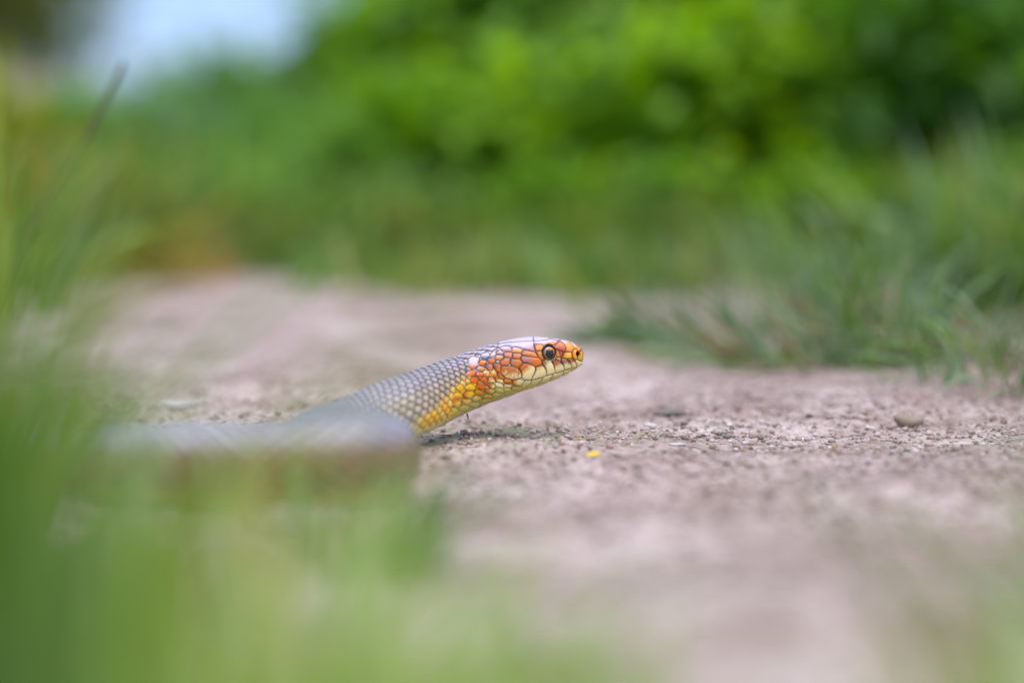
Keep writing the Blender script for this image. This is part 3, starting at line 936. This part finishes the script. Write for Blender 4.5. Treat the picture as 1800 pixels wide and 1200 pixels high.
put_stone('pebble', 1143, 756, 24, 0.8, 0.5, mt_white, 'white angular pebble on the path ahead of the snake, below the dark clod', 'pebble', 3)
put_stone('pebble', 1467, 794, 17, 0.9, 0.85, mt_ochre, 'small ochre pebble with a notch, standing out on fine grit', 'pebble', 5, rz=0.6)
put_stone('pebble', 980, 779, 11, 0.9, 0.7, mt_white, 'tiny round white pebble at the edge of the mossy patch', 'pebble', 6)
put_stone('stone_flake', 1190, 783, 36, 0.5, 0.16, mt_white, 'flat pale flake of stone below the white angular pebble', 'stone flake', 7, rz=0.2)
put_stone('stone_flake', 1394, 813, 34, 0.4, 0.22, mt_rust, 'reddish flat chip of stone in front of the ochre pebble', 'stone flake', 8, rz=-0.1)
put_stone('clod', 1175, 733, 60, 0.35, 0.24, mt_grey, 'long dark earth clod on the path ahead of the snout', 'clod', 9, rz=0.35, rough=0.3)
put_stone('clod', 1266, 762, 26, 0.6, 0.38, mt_grey, 'small dark crumbly clod on the fine grit right of the white pebble', 'clod', 10, rough=0.35)
put_stone('pebble', 1072, 793, 16, 0.7, 0.45, mt_rust, 'rust red pebble just right of the yellow petal', 'pebble', 11)
put_stone('pebble', 318, 714, 84, 1.2, 0.12, mt_white, 'broad white stone lying flush in the path behind the snake', 'pebble', 12)
put_stone('pebble', 1535, 771, 12, 0.9, 0.6, mt_ochre, 'tiny yellowish pebble left of the curved brown pod', 'pebble', 14)
put_stone('pebble', 1376, 776, 9, 0.9, 0.7, mt_white, 'tiny bright white pebble among dark grains left of the ochre pebble', 'pebble', 15)

# yellow petal
g = ground_at(1043, 803)
pw = 26 * K * g[1]
pp_ = []
for i in range(9):
    u = i / 8
    wdt = 0.26 * math.sin(math.pi * (0.06 + 0.9 * u)) ** 0.8
    for s2 in (-1, 0, 1):
        pp_.append(((u - .5) * pw, s2 * wdt * pw, (0.12 * u + 0.08 * abs(s2) + 0.10) * pw))
fq = [(i * 3 + k, i * 3 + k + 1, (i + 1) * 3 + k + 1, (i + 1) * 3 + k) for i in range(8) for k in (0, 1)]
petal = link('petal', mesh_from('petal', pp_, fq), simple_noise_mat('petal', (0.72, 0.42, 0.01), (0.85, 0.55, 0.03), 300, 0.5))
petal.location = (g[0], g[1], gz(g[0], g[1]) + 0.0006)
petal.rotation_euler = (R(28), R(-4), R(14))
tag(petal, 'single yellow petal fallen on the dirt in front of the mossy patch', 'petal')

# loose grit: nobody could count it
def scatter_mesh(name, n_, sampler, size_fn, variants, cols, matname, kindlabel):
    vs, fs, cs = [], [], []
    base = []
    for s_ in range(variants):
        me = stone_mesh('tmp', 100 + s_, 1, 0.85, 0.62, 1, 0.25)
        v = np.array([x.co[:] for x in me.vertices])
        f = np.array([p.vertices[:] for p in me.polygons])
        base.append((v, f))
        bpy.data.meshes.remove(me)
    x, y = sampler(n_)
    z = ground_height(x, y)
    fl_ = np.exp(-(((x + 0.12) / 0.13) ** 2) - (((y - 0.68) / 0.07) ** 2))
    z *= (1 - 0.6 * fl_)
    sz = size_fn(n_)
    a = rng.random(n_) * 6.28
    vi = rng.integers(0, variants, n_)
    ci = rng.integers(0, len(cols), n_)
    off = 0
    for i in range(n_):
        v, f = base[vi[i]]
        ca_, sa_ = math.cos(a[i]), math.sin(a[i])
        w = np.empty_like(v)
        w[:, 0] = (v[:, 0] * ca_ - v[:, 1] * sa_) * sz[i] + x[i]
        w[:, 1] = (v[:, 0] * sa_ + v[:, 1] * ca_) * sz[i] + y[i]
        w[:, 2] = v[:, 2] * sz[i] + z[i] + sz[i] * 0.14
        vs.append(w)
        fs.append(f + off)
        off += len(v)
        cs.append(np.repeat(cols[ci[i]][None, :] * (0.8 + 0.4 * rng.random()), len(v), 0))
    me = mesh_from(name, np.concatenate(vs), np.concatenate(fs), False)
    add_colors(me, np.concatenate(cs))
    m_, t_, b_ = new_mat(matname, 0.85, 0.3)
    at_ = t_.nodes.new('ShaderNodeAttribute'); at_.attribute_name = 'Col'
    t_.links.new(at_.outputs['Color'], b_.inputs['Base Color'])
    o = link(name, me, m_)
    tag(o, kindlabel, 'gravel', kind='stuff')
    return o


def samp_grit(n_):
    y = 0.80 + np.abs(rng.normal(0, 1, n_)) * 0.16 * np.where(rng.random(n_) < 0.42, -1, 1)
    y = np.clip(y, 0.5, 1.6)
    x = rng.uniform(-0.19, 0.25, n_) * (y / 0.8) + 0.02
    x2 = x.copy()
    # clumps
    k = vnoise(x * 30, y * 60, 61) > -0.05
    keep = k | (rng.random(n_) < 0.35)
    x2 = np.where(keep, x, x + rng.normal(0, 0.02, n_))
    return x2, y


gc_cols = [lin(c) for c in ((190, 168, 160), (170, 146, 138), (140, 118, 108), (215, 200, 198), (150, 116, 98), (104, 94, 84), (184, 160, 152), (130, 122, 104), (180, 140, 118), (196, 174, 168), (120, 106, 96))]
scatter_mesh('gravel', 26000, samp_grit, lambda n_: 0.0004 + 0.0022 * rng.random(n_) ** 6, 8, gc_cols, 'grit', 'fine grit and crumbs strewn over the bare path')

soil_cols = [lin(c) for c in ((178, 156, 150), (156, 136, 128), (196, 176, 172), (134, 114, 106), (170, 150, 138))]
scatter_mesh('gravel', 9000, samp_grit, lambda n_: 0.0009 + 0.0030 * rng.random(n_) ** 3, 8, soil_cols, 'crumbs', 'dull soil crumbs pressed into the bare path')

# ------------------------------------------------------------------ grass blades and tufts
def blade_mesh(name, L, w, bend, twist, seed, nseg=9):
    r_ = np.random.default_rng(seed)
    pos = np.zeros(3)
    pts, fs = [], []
    ang = 0.05
    side_ang = 0.0
    for i in range(nseg + 1):
        u = i / nseg
        ww_ = w * (0.55 + 0.9 * u - 1.45 * u ** 2.2) if u < 1 else 0.02 * w
        ww_ = max(ww_, w * 0.03)
        ta = twist * u
        sx, sy = math.cos(ta), math.sin(ta)
        for k, lift in ((-1, 0.22), (0, 0.0), (1, 0.22)):
            pts.append((pos[0] + k * sx * ww_ / 2 * 1.0, pos[1] + k * sy * ww_ / 2 + lift * ww_ * math.cos(ang), pos[2] + lift * ww_ * 0.3))
        ang += bend / nseg * (0.4 + 1.3 * u)
        stepl = L / nseg
        pos = pos + np.array((side_ang * stepl, math.sin(ang) * stepl, math.cos(ang) * stepl))
    for i in range(nseg):
        a = i * 3
        fs += [(a, a + 1, a + 4, a + 3), (a + 1, a + 2, a + 5, a + 4)]
    return mesh_from(name, pts, fs)


VAR = {}
for kname in ('blade_green', 'blade_blue', 'blade_yellow', 'blade_dry'):
    VAR[kname] = []
    for i in range(9):
        me = blade_mesh('blade', 1.0, 0.045 + 0.02 * (i % 3), 0.25 + 0.24 * i, (i % 4 - 1.5) * 0.7, 300 + i)
        me.materials.append(M[kname])
        VAR[kname].append(me)


def tuft(name, loc, n_, h, spread, label, group, mats, lean=(0, 0), wide=1.0, droop=(0, 8), hvar=0.5, tilt=0.5, cat='grass tuft'):
    root = empty(name, loc)
    tag(root, label, cat, group)
    for i in range(n_):
        mk = mats[int(rng.integers(0, len(mats)))]
        me = VAR[mk][int(rng.integers(droop[0], droop[1] + 1))]
        o = bpy.data.objects.new('blade', me)
        C.objects.link(o)
        o.parent = root
        rr_ = spread * math.sqrt(rng.random())
        a = rng.random() * 6.283
        bx, by = rr_ * math.cos(a), rr_ * math.sin(a)
        o.location = (bx, by, gz(loc[0] + bx, loc[1] + by) - loc[2] - 0.002)
        hh = h * (1 - hvar * rng.random())
        o.scale = (hh * wide, hh, hh)
        # blades fan outwards
        az = math.atan2(by, bx) + rng.normal(0, 0.8) - math.pi / 2
        q_ = Matrix.Rotation(az, 4, 'Z') @ Matrix.Rotation(-abs(rng.normal(0, tilt)) * 0.6, 4, 'X')
        ln_ = Matrix.Rotation(lean[0], 4, 'Y') @ Matrix.Rotation(lean[1], 4, 'X')
        o.rotation_euler = (ln_ @ q_).to_euler()
    return root


def tuft_px(px, py, *a, **k):
    g_ = ground_at(px, py)
    return tuft('grass_tuft', (g_[0], g_[1], gz(g_[0], g_[1])), *a, **k)


G, B_, Yl, D_ = 'blade_green', 'blade_blue', 'blade_yellow', 'blade_dry'
GR = 'grass tufts along the right edge of the path'
tuft_px(1570, 650, 130, .072, .04, 'dense bright grass tuft with tall arching blades at the right of the path', GR, [G, G, B_, B_, D_], wide=.6, tilt=1.0, droop=(1, 7))
tuft_px(1440, 650, 90, .066, .035, 'grass tuft with pale blades drooping left over the path', GR, [B_, B_, G, D_], lean=(R(-45), 0), wide=.9, tilt=.8)
tuft_px(1330, 628, 96, .066, .035, 'low flattened grass tuft spreading left across the path behind the snout', GR, [B_, G, B_, D_], lean=(R(-66), 0), wide=1.0, tilt=.8)
tuft_px(1190, 604, 90, .062, .03, 'matted grey green grass lying flat on the path between the snout and the right grass', GR, [B_, B_, G], lean=(R(-74), 0), wide=1.0)
tuft_px(1130, 602, 70, .056, .022, 'small flat sprig of grass nearest the snout on the path', GR, [G, B_, D_], lean=(R(-70), 0), wide=1.1)
tuft_px(1690, 650, 130, .062, .05, 'big thick grass tuft at the right frame edge', GR, [G, B_, B_, B_, D_], wide=.6, tilt=1.3, droop=(3, 8))
tuft_px(1810, 690, 110, .064, .05, 'grass tuft cut off by the right frame edge', GR, [G, B_, B_], wide=.6, tilt=1.3, droop=(3, 8))
tuft_px(1480, 575, 100, .100, .05, 'tall grass tuft behind the bright one at the right', GR, [G, B_, B_], wide=.8, tilt=.9)
tuft_px(1680, 545, 100, .13, .07, 'tallest grass tuft with blades arching high at the right', GR, [G, G, Yl, B_], wide=.7, tilt=.9)
tuft_px(1830, 560, 100, .15, .07, 'tall grass tuft with upright blades at the far right edge', GR, [G, G, B_], wide=.7, tilt=.8)

# ------------------------------------------------------------------ foreground tufts close to the lens
FG = 'blurred grass close to the lens'
def fg(px, d, h, n_, label, mats, lean=(0, 0), spread=.02, wide=.6, **k):
    x = (px - 900) * K * d
    tuft('grass_tuft', (x, d, gz(x, d)), n_, h, spread, label, FG, mats, lean=lean, wide=wide, **k)


fg(-60, .36, .078, 44, 'thick dark green grass tuft at the lower left frame edge', [G, G, G], spread=.03, wide=.9)
fg(-10, .30, .115, 12, 'very blurred yellow green grass blades rising along the left frame edge', [Yl, G, G], spread=.016, wide=.55, droop=(0, 4), tilt=.25)
fg(250, .34, .040, 10, 'low green grass tuft inside the lower left corner', [G, B_, G], spread=.03, wide=.9)
fg(640, .52, .044, 70, 'short green sprig under the right end of the coil', [G, B_, G, B_], spread=.014, wide=1.0)
fg(480, .47, .032, 24, 'pale wispy blades before the middle of the coil', [B_, D_, G], spread=.018, wide=.8, tilt=.9)
fg(150, .46, .050, 26, 'wispy yellow green blades crossing the left end of the snake', [Yl, B_, G], spread=.02, wide=.7, tilt=.9)
fg(760, .38, .022, 18, 'low pale blades at the bottom middle of the view', [B_, D_, G], spread=.02, wide=.8, tilt=1.0)
fg(-60, .52, .090, 50, 'yellowish grass tuft at the left edge beside the snake', [Yl, G, G], spread=.02, wide=.8)
fg(-200, .44, .14, 30, 'tall yellow green grass tuft at the left frame edge', [Yl, G, Yl], spread=.03, droop=(0, 5), wide=.7)
fg(330, .62, .030, 14, 'short pale blades standing before the grey part of the coil', [B_, G, D_], spread=.02, wide=.8)
fg(1900, .46, .060, 16, 'soft green grass at the lower right edge', [G, B_], spread=.025, wide=.9)
fg(1960, .36, .09, 14, 'blurred blades leaning in at the lower right corner', [G, B_, D_], lean=(R(-20), 0), spread=.02, wide=.8)
fg(1990, .36, .10, 12, 'very blurred tall blades rising along the right frame edge', [G, B_, G], spread=.034, wide=.6, droop=(1, 7), tilt=.7)
LV = 'grass tufts along the left edge of the path'
tuft_px(60, 500, 70, .14, .07, 'grass tuft on the left verge with yellow blades', LV, [G, Yl, G, D_], wide=.8)
tuft_px(-40, 560, 60, .16, .06, 'tall grass tuft half outside the left frame edge', LV, [G, Yl], wide=.8)
tuft_px(200, 470, 60, .13, .08, 'bluish grass tuft on the far left verge', LV, [B_, G], wide=.8)
tuft_px(280, 585, 14, .02, .008, 'tiny green sprout alone on the path at the left', 'sprout on the path', [G, Yl], wide=1.2)
tuft_px(330, 480, 50, .06, .10, 'low dry grass lying along the left edge of the path', LV, [D_, Yl, D_, G], lean=(R(50), 0), wide=.7)

ED = 'grass tufts along the far edge of the path'
tuft_px(640, 492, 40, .045, .03, 'small green tuft at the corner where the path bends away', ED, [G, B_, G], wide=.9)
tuft_px(765, 494, 46, .055, .04, 'short dull green tuft on the far edge left of the head', ED, [B_, G, D_], wide=.9)
tuft_px(890, 512, 46, .075, .035, 'bright tuft on the far edge above the neck of the snake', ED, [G, Yl, G], wide=.9)
tuft_px(1015, 518, 50, .080, .04, 'upright green tuft on the far edge above the snout', ED, [G, G, B_], wide=.9)
tuft_px(1130, 510, 46, .070, .04, 'yellow green tuft on the far edge right of the snout', ED, [Yl, G, G], wide=.9)
tuft_px(1240, 520, 46, .085, .045, 'pale bluish tuft on the far edge behind the flattened grass', ED, [B_, B_, G], wide=.9)
tuft_px(1370, 500, 50, .11, .05, 'tall loose tuft on the far edge left of the dense right grass', ED, [B_, G, G, Yl], wide=.9)

# ------------------------------------------------------------------ leafy plants behind the path
def leaf_cloud(n_, rx, ry, h, size, cols, seed, clumps=70, z0=0.02, bright=0.5):
    r_ = np.random.default_rng(seed)
    cc_ = np.stack([r_.normal(0, rx * 0.5, clumps), r_.normal(0, ry * 0.5, clumps), z0 + (h - z0) * r_.random(clumps) ** 0.8], -1)
    keep = (cc_[:, 0] / rx) ** 2 + (cc_[:, 2] / h) ** 2 * 0.6 < 1.4
    cc_ = cc_[keep]
    ccol = r_.random(len(cc_))
    ci_ = r_.integers(0, len(cc_), n_)
    p = cc_[ci_] + r_.normal(0, 1, (n_, 3)) * np.array((rx, ry, h)) * 0.24
    p[:, 2] = np.abs(p[:, 2]) + 0.005
    az = r_.random(n_) * 6.283
    el = r_.normal(0.1, 0.5, n_)
    dirv = np.stack([np.cos(az) * np.cos(el), np.sin(az) * np.cos(el), np.sin(el)], -1)
    sidev = np.cross(dirv, np.array((0, 0, 1.0)) + r_.normal(0, .3, (n_, 3)))
    sidev /= np.linalg.norm(sidev, axis=1)[:, None]
    upn = np.cross(sidev, dirv)
    s_ = size * (0.6 + 0.8 * r_.random(n_))[:, None]
    w_ = s_ * 0.28
    v = np.stack([p, p + dirv * s_ * .45 + sidev * w_ + upn * w_ * .3, p + dirv * s_ - upn * s_ * .12, p + dirv * s_ * .45 - sidev * w_ + upn * w_ * .3, p + dirv * s_ * .5], 1)
    b0 = np.arange(n_) * 5
    f = np.concatenate([np.stack([b0, b0 + 1, b0 + 4], -1), np.stack([b0 + 1, b0 + 2, b0 + 4], -1), np.stack([b0 + 2, b0 + 3, b0 + 4], -1), np.stack([b0 + 3, b0, b0 + 4], -1)])
    cl = np.array([lin(c) for c in cols])
    pick = np.clip(ccol[ci_] * 0.75 + r_.random(n_) * 0.25, 0, 0.999) * (len(cols) - 1)
    a = np.floor(pick).astype(int)
    col = cl[a] * (1 - (pick - a))[:, None] + cl[np.minimum(a + 1, len(cols) - 1)] * (pick - a)[:, None]
    col = col * (0.8 + 0.4 * r_.random(n_))[:, None]
    return v.reshape(-1, 3), f, np.repeat(col, 5, 0)


def tube(pts, r0, r1, ns=6):
    vs, fs = [], []
    pts = [np.array(p, float) for p in pts]
    for i, p in enumerate(pts):
        u = i / (len(pts) - 1)
        tg = (pts[min(i + 1, len(pts) - 1)] - pts[max(i - 1, 0)])
        tg /= np.linalg.norm(tg)
        a = np.cross(tg, (0.3, 1, 0.1)); a /= np.linalg.norm(a)
        b2 = np.cross(tg, a)
        rr_ = r0 * (1 - u) + r1 * u
        for k in range(ns):
            th_ = 2 * math.pi * k / ns
            vs.append(p + rr_ * (a * math.cos(th_) + b2 * math.sin(th_)))
    for i in range(len(pts) - 1):
        for k in range(ns):
            fs.append((i * ns + k, i * ns + (k + 1) % ns, (i + 1) * ns + (k + 1) % ns, (i + 1) * ns + k))
    return vs, fs


def weed(px, d, w, h, n_, size, cols, label, group, seed, name='leafy_plant', cat='plant', depth=None, clumps=70, nst=7, trunk=False):
    x = (px - 900) * K * d
    y = d
    root = empty(name, (x, y, gz(x, y)))
    h = max(0.12 if d > 2.5 else 0.06, h - gz(x, y))
    tag(root, label, cat, group)
    v, f, c = leaf_cloud(n_, w, depth or w * 0.8, h, size, cols, seed, clumps)
    me = mesh_from('foliage', v, f, False)
    add_colors(me, c)
    link('foliage' if not trunk else 'crown', me, M['leaf'], root)
    r_ = np.random.default_rng(seed + 5)
    for i in range(nst):
        x0, y0 = r_.normal(0, w * .25), r_.normal(0, w * .2)
        x1, y1 = x0 * 1.8 + r_.normal(0, w * .1), y0 * 1.8
        vs, fs = tube([(x0, y0, -0.01), (x0 * .8 + x1 * .2, y0, h * .3), ((x0 + x1) / 2, (y0 + y1) / 2, h * .6), (x1, y1, h * .92)], 0.006 * h + .001, 0.002 * h + .0004)
        link('stem', mesh_from('stem', vs, fs), M['stem'], root)
    return root


bright = [(80, 128, 30), (104, 152, 34), (130, 172, 38), (154, 190, 50)]
midg = [(66, 110, 36), (88, 134, 48), (114, 156, 66)]
dark = [(54, 98, 24), (74, 122, 34), (96, 142, 44)]
grey = [(66, 98, 62), (98, 132, 88), (128, 158, 112)]
HB = 'leafy plants behind the path'
def top(py, d):
    return (0.0883 + (300 - py) * d / 4250) * 0.93


W = [
    (700, 2.10, 60, 420, 900, .018, midg, 'ground hugging weed at the left part of the far path edge'),
    (950, 2.05, 90, 400, 1400, .020, bright[:3], 'low bright weed on the far path edge straight above the head'),
    (1180, 2.05, 90, 380, 1400, .022, midg + [bright[3]], 'low weed with pale leaves on the far path edge right of the head'),
    (1460, 2.00, 100, 360, 1400, .024, bright, 'yellow green weed on the far path edge behind the right tufts'),
    # pixel, depth, half width in pixels, pixel row of the top, leaves, leaf size, colours, label
    (670, 2.25, 90, 320, 2200, .026, midg + [bright[2]], 'low leafy plant at the bend of the path'),
    (860, 2.3, 200, 190, 3400, .032, bright, 'bright green leafy plant behind the raised head'),
    (1080, 2.35, 220, 160, 3600, .034, midg + [bright[3]], 'mid green leafy plant behind the snout'),
    (1300, 2.2, 200, 120, 3600, .034, bright + [dark[1]], 'yellow green leafy plant right of the snout'),
    (1520, 2.25, 220, 60, 3800, .036, dark + [bright[2]], 'dark leafy plant with a few bright leaves behind the grass tufts'),
    (1760, 2.1, 230, 20, 3800, .036, midg + [bright[1]], 'leafy plant behind the tall right grass'),
    (500, 3.3, 150, 270, 2800, .034, midg + [grey[1]], 'grey green plant beyond the bend, below the gap of sky'),
    (880, 3.0, 210, 0, 4600, .045, bright[:3] + [midg[1]], 'tall bright plant at the top middle'),
    (1100, 3.0, 260, -120, 4800, .050, midg + [bright[3]], 'tall plant with a pale leaf cluster at the top middle'),
    (1420, 2.9, 260, -160, 4800, .050, dark + [bright[1]], 'tall dark plant at the upper right'),
    (1750, 2.8, 260, -200, 4800, .050, dark, 'darkest plant filling the upper right corner'),
    (330, 4.2, 150, 235, 3000, .045, grey + [midg[1]], 'low grey green plant at the end of the path'),
    (400, 5.2, 120, 165, 3400, .055, midg + [bright[1]], 'round green shrub under the gap of sky'),
    (610, 4.8, 110, 105, 4200, .055, midg + [bright[2]], 'green shrub whose top slopes down towards the sky gap'),
    (780, 4.6, 150, 0, 4600, .06, bright[:3], 'tall bright shrub right of the sky gap'),
    (250, 7.0, 160, 215, 3400, .07, grey + [midg[1]], 'farthest shrub at the foot of the sky gap'),
    (60, 3.4, 150, 235, 3000, .04, midg + [bright[1]], 'green plant on the left verge below the tan bank'),
    (-40, 2.4, 110, 230, 2400, .032, [(120, 130, 20), (160, 160, 24), (84, 110, 24)], 'yellow green plant at the left frame edge'),
]
for k_, (px, d, wp, py, n_, sz, cl_, lb) in enumerate(W):
    weed(px, d, wp * K * d, top(py, d), n_, sz, cl_, lb, HB if k_ < 20 else 'leafy plants on the left verge', k_ + 1)

# grass fringe under the plants
def grass_strip(name, n_, sampler, hmin, hmax, cols, label, patchy=False):
    x, y = sampler(n_)
    z = ground_height(x, y)
    n_ = len(x)
    az = rng.random(n_) * 6.283
    h = (hmin + (hmax - hmin) * rng.random(n_)) * (0.25 + 1.5 * np.clip(vnoise(x * 9, y * 9, 96) + .5, 0, 1) if np.isscalar(hmin) else 1.0)
    w = h * 0.020 + 0.0009 * (0.6 + 0.8 * rng.random(n_))
    lean_ = rng.uniform(0.1, 1.1, n_) * h
    dx, dy = np.cos(az), np.sin(az)
    sx, sy = -dy, dx
    rows = []
    for u, lw in ((0, 1.0), (0.45, 0.9), (0.8, 0.55), (1.0, 0.05)):
        cx, cy, cz_ = x + dx * lean_ * u ** 2, y + dy * lean_ * u ** 2, z + h * (u - 0.25 * u * u * (lean_ / h))
        for s2 in (-1, 1):
            rows.append(np.stack([cx + s2 * sx * w * lw, cy + s2 * sy * w * lw, cz_], -1))
    v = np.stack(rows, 1)
    b0 = (np.arange(n_) * 8)[:, None]
    f = np.concatenate([b0 + np.array([k, k + 1, k + 3, k + 2]) for k in (0, 2, 4)])
    cl = np.array([lin(c) for c in cols])[(rng.integers(0, len(cols), n_) if not patchy else np.clip(((vnoise(x / y * 9, y * 5, 99) + .5) * 1.3 - .15 + rng.normal(0, .1, n_)) * len(cols), 0, len(cols) - 1).astype(int))] * (0.75 + .5 * rng.random(n_))[:, None]
    me = mesh_from(name, v.reshape(-1, 3), f, False)
    add_colors(me, np.repeat(cl, 8, 0))
    o = link(name, me, M['leaf'])
    tag(o, label, 'grass', kind='stuff')


def samp_back(n_):
    x = rng.uniform(-0.36, 0.75, n_)
    y = edge_far(x) - 0.03 + np.abs(rng.normal(0, .30, n_)) + 0.32 * vnoise(x * 6, x * 0 + 3, 91) + 0.12 * vnoise(x * 21, x * 0 + 8, 92)
    ok = vnoise(x * 26, y * 26, 93) > -0.16
    return x[ok], y[ok]


def samp_spill(n_):
    x = rng.uniform(-0.3, 0.6, n_)
    y = edge_far(x) - np.abs(rng.normal(0, .15, n_)) + 0.10 * vnoise(x * 9, x * 0 + 4, 97)
    ok = (vnoise(x * 19, y * 14, 98) > 0.05) & (y > 1.45)
    return x[ok], y[ok]


def samp_bend(n_):
    y = 2.45 + 2.2 * rng.random(n_)
    x = rng.uniform(-.16, -.02, n_) * y
    return x, y


def samp_dry(n_):
    y = rng.uniform(1.82, 2.10, n_)
    return rng.uniform(-.42, -.22, n_), y


def samp_right(n_):
    y = rng.uniform(0.75, 2.2, n_)
    x = 0.29 + 0.06 * vnoise(y * 9, y * 0, 94) + np.abs(rng.normal(0, .12, n_)) + 0.02 * (y - 1)
    return x, y


def samp_left(n_):
    y = rng.uniform(0.9, 5.0, n_)
    x = left_edge(y) - 0.01 - np.abs(rng.normal(0, .10, n_)) * (y * .7) + 0.05 * vnoise(y * 9, y * 0, 95)
    return x, y


gcols = [(60, 100, 30), (84, 128, 42), (110, 150, 60), (120, 140, 70), (150, 150, 80)]
grass_strip('grass', 26000, samp_back, .02, .085, gcols, 'grass fringe along the far edge of the path')
grass_strip('grass', 7000, samp_spill, .01, .05, gcols, 'short grass spilling forward over the far edge of the path')
grass_strip('grass', 5000, samp_bend, .02, .09, gcols, 'grass closing the path where it bends out of sight')
grass_strip('grass', 380, samp_dry, .008, .03, [(176, 136, 76), (190, 150, 90), (150, 112, 60), (150, 150, 70)], 'rusty dry grass lying along the left side of the path')
grass_strip('grass', 9000, samp_right, .02, .10, gcols, 'grass growing along the right verge')
grass_strip('grass', 12000, samp_left, .02, .10, gcols + [(170, 140, 60)], 'grass growing along the left verge')
def samp_far(n_):
    y = 2.3 + 11 * rng.random(n_) ** 2.2
    x = rng.uniform(-.6, .42, n_) * y * 0.8
    ok = grass_side(x, y) > 0.5
    return x[ok][:n_], y[ok][:n_]
def grass_far():
    x, y = samp_far(34000)
    grass_strip('grass', len(x), lambda n_: (x, y), *(2 * [(.05 + .11 * rng.random(len(x))) * (.35 + .65 * smooth(150, 450, 900 + x / y / K))]), [(96, 140, 44), (120, 164, 56), (140, 178, 70), (110, 150, 80), (80, 124, 36)], 'meadow grass beyond the path')
grass_far()



def samp_front(n_):
    d = 0.17 + 0.26 * rng.random(n_) ** 0.8
    left = rng.random(n_) < 0.80
    px = np.where(left, -250 + 1500 * rng.random(n_) ** 1.2, 1450 + 750 * rng.random(n_) ** 0.6)
    return (px - 900) * K * d, d


fx_, fd_ = samp_front(230)
fpx = fx_ / fd_ / K + 900
ftop = np.interp(fpx, [-300, 0, 70, 160, 300, 600, 900, 1300, 1650, 1850, 2200], [160, 260, 480, 660, 700, 750, 850, 970, 1030, 800, 500]) + 340 * rng.random(len(fpx))
fh_ = np.clip(0.0883 - (ftop - 300) * fd_ / 4250, 0.008, 0.2) * 1.1
grass_strip('grass', len(fx_), lambda n_: (fx_, fd_), fh_, fh_, [(66, 104, 6), (106, 134, 10), (126, 158, 36), (146, 172, 90), (172, 186, 132), (180, 168, 84)], 'soft blurred grass close to the lens along the near edge', True)

# ------------------------------------------------------------------ bank and tree at the far left
bx = np.linspace(-9, -1.4, 60)
by = np.linspace(11, 18, 40)
BX, BY = np.meshgrid(bx, by, indexing='ij')
BZ = 0.72 * np.exp(-(((BX + 3.1) / 1.1) ** 2) - (((BY - 14.5) / 2.0) ** 2)) + 0.10 * vnoise(BX * 2, BY * 2, 71) - 0.05
i_ = np.arange(BX.size).reshape(BX.shape)
bme = mesh_from('earth_bank', np.stack([BX, BY, BZ], -1).reshape(-1, 3), np.stack([i_[:-1, :-1], i_[1:, :-1], i_[1:, 1:], i_[:-1, 1:]], -1).reshape(-1, 4))
bank = link('earth_bank', bme, simple_noise_mat('dry_earth', (0.26, 0.20, 0.12), (0.42, 0.34, 0.22), 3, 0.95))
tag(bank, kind='structure')


def tree(px, d, h, cr, label, seed, z0=0.8):
    x = (px - 900) * K * d
    root = empty('tree', (x, d, 0))
    tag(root, label, 'tree')
    vs, fs = tube([(0, 0, -.1), (.05, 0, h * .25), (-.03, .05, h * .5), (.06, 0, h * .8)], h * .03, h * .01, 10)
    link('trunk', mesh_from('trunk', vs, fs), M['bark'], root)
    v, f, c = leaf_cloud(9000, cr, cr, h, .13, [(90, 104, 26), (118, 128, 36), (146, 150, 56)], seed, 90, z0)
    me = mesh_from('crown', v, f, False)
    add_colors(me, c)
    link('crown', me, M['leaf'], root)
    r_ = np.random.default_rng(seed)
    for k in range(5):
        a = r_.random() * 6.28
        z0 = h * r_.uniform(.3, .55)
        vs, fs = tube([(0, 0, z0), (math.cos(a) * cr * .3, math.sin(a) * cr * .3, z0 + h * .12), (math.cos(a) * cr * .6, math.sin(a) * cr * .6, z0 + h * .25)], h * .012, h * .004, 7)
        link('limb', mesh_from('limb', vs, fs), M['bark'], root)
    return root


tree(-50, 15, 2.6, 0.85, 'dark olive tree at the upper left beyond the tan bank', 81)
# dark seed head on a stalk before the sky
root = empty('grass_stalk', (-0.205, 1.05, 0))
tag(root, 'single dark grass seed head leaning right against the sky gap', 'grass stalk')
vs, fs = tube([(-.03, 0, 0), (-.006, 0, .06), (.022, 0, .104)], .0008, .0005)
link('stalk', mesh_from('stalk', vs, fs), M['stem'], root)
vs, fs = tube([(.021, 0, .1025), (.0225, 0, .105), (.029, 0, .118), (.035, 0, .129), (.0375, 0, .135)], .0017, .0008, 8)
link('seed_head', mesh_from('seed_head', vs, fs), simple_noise_mat('seed_head', (0.09, 0.08, 0.04), (0.15, 0.13, 0.07), 600), root)
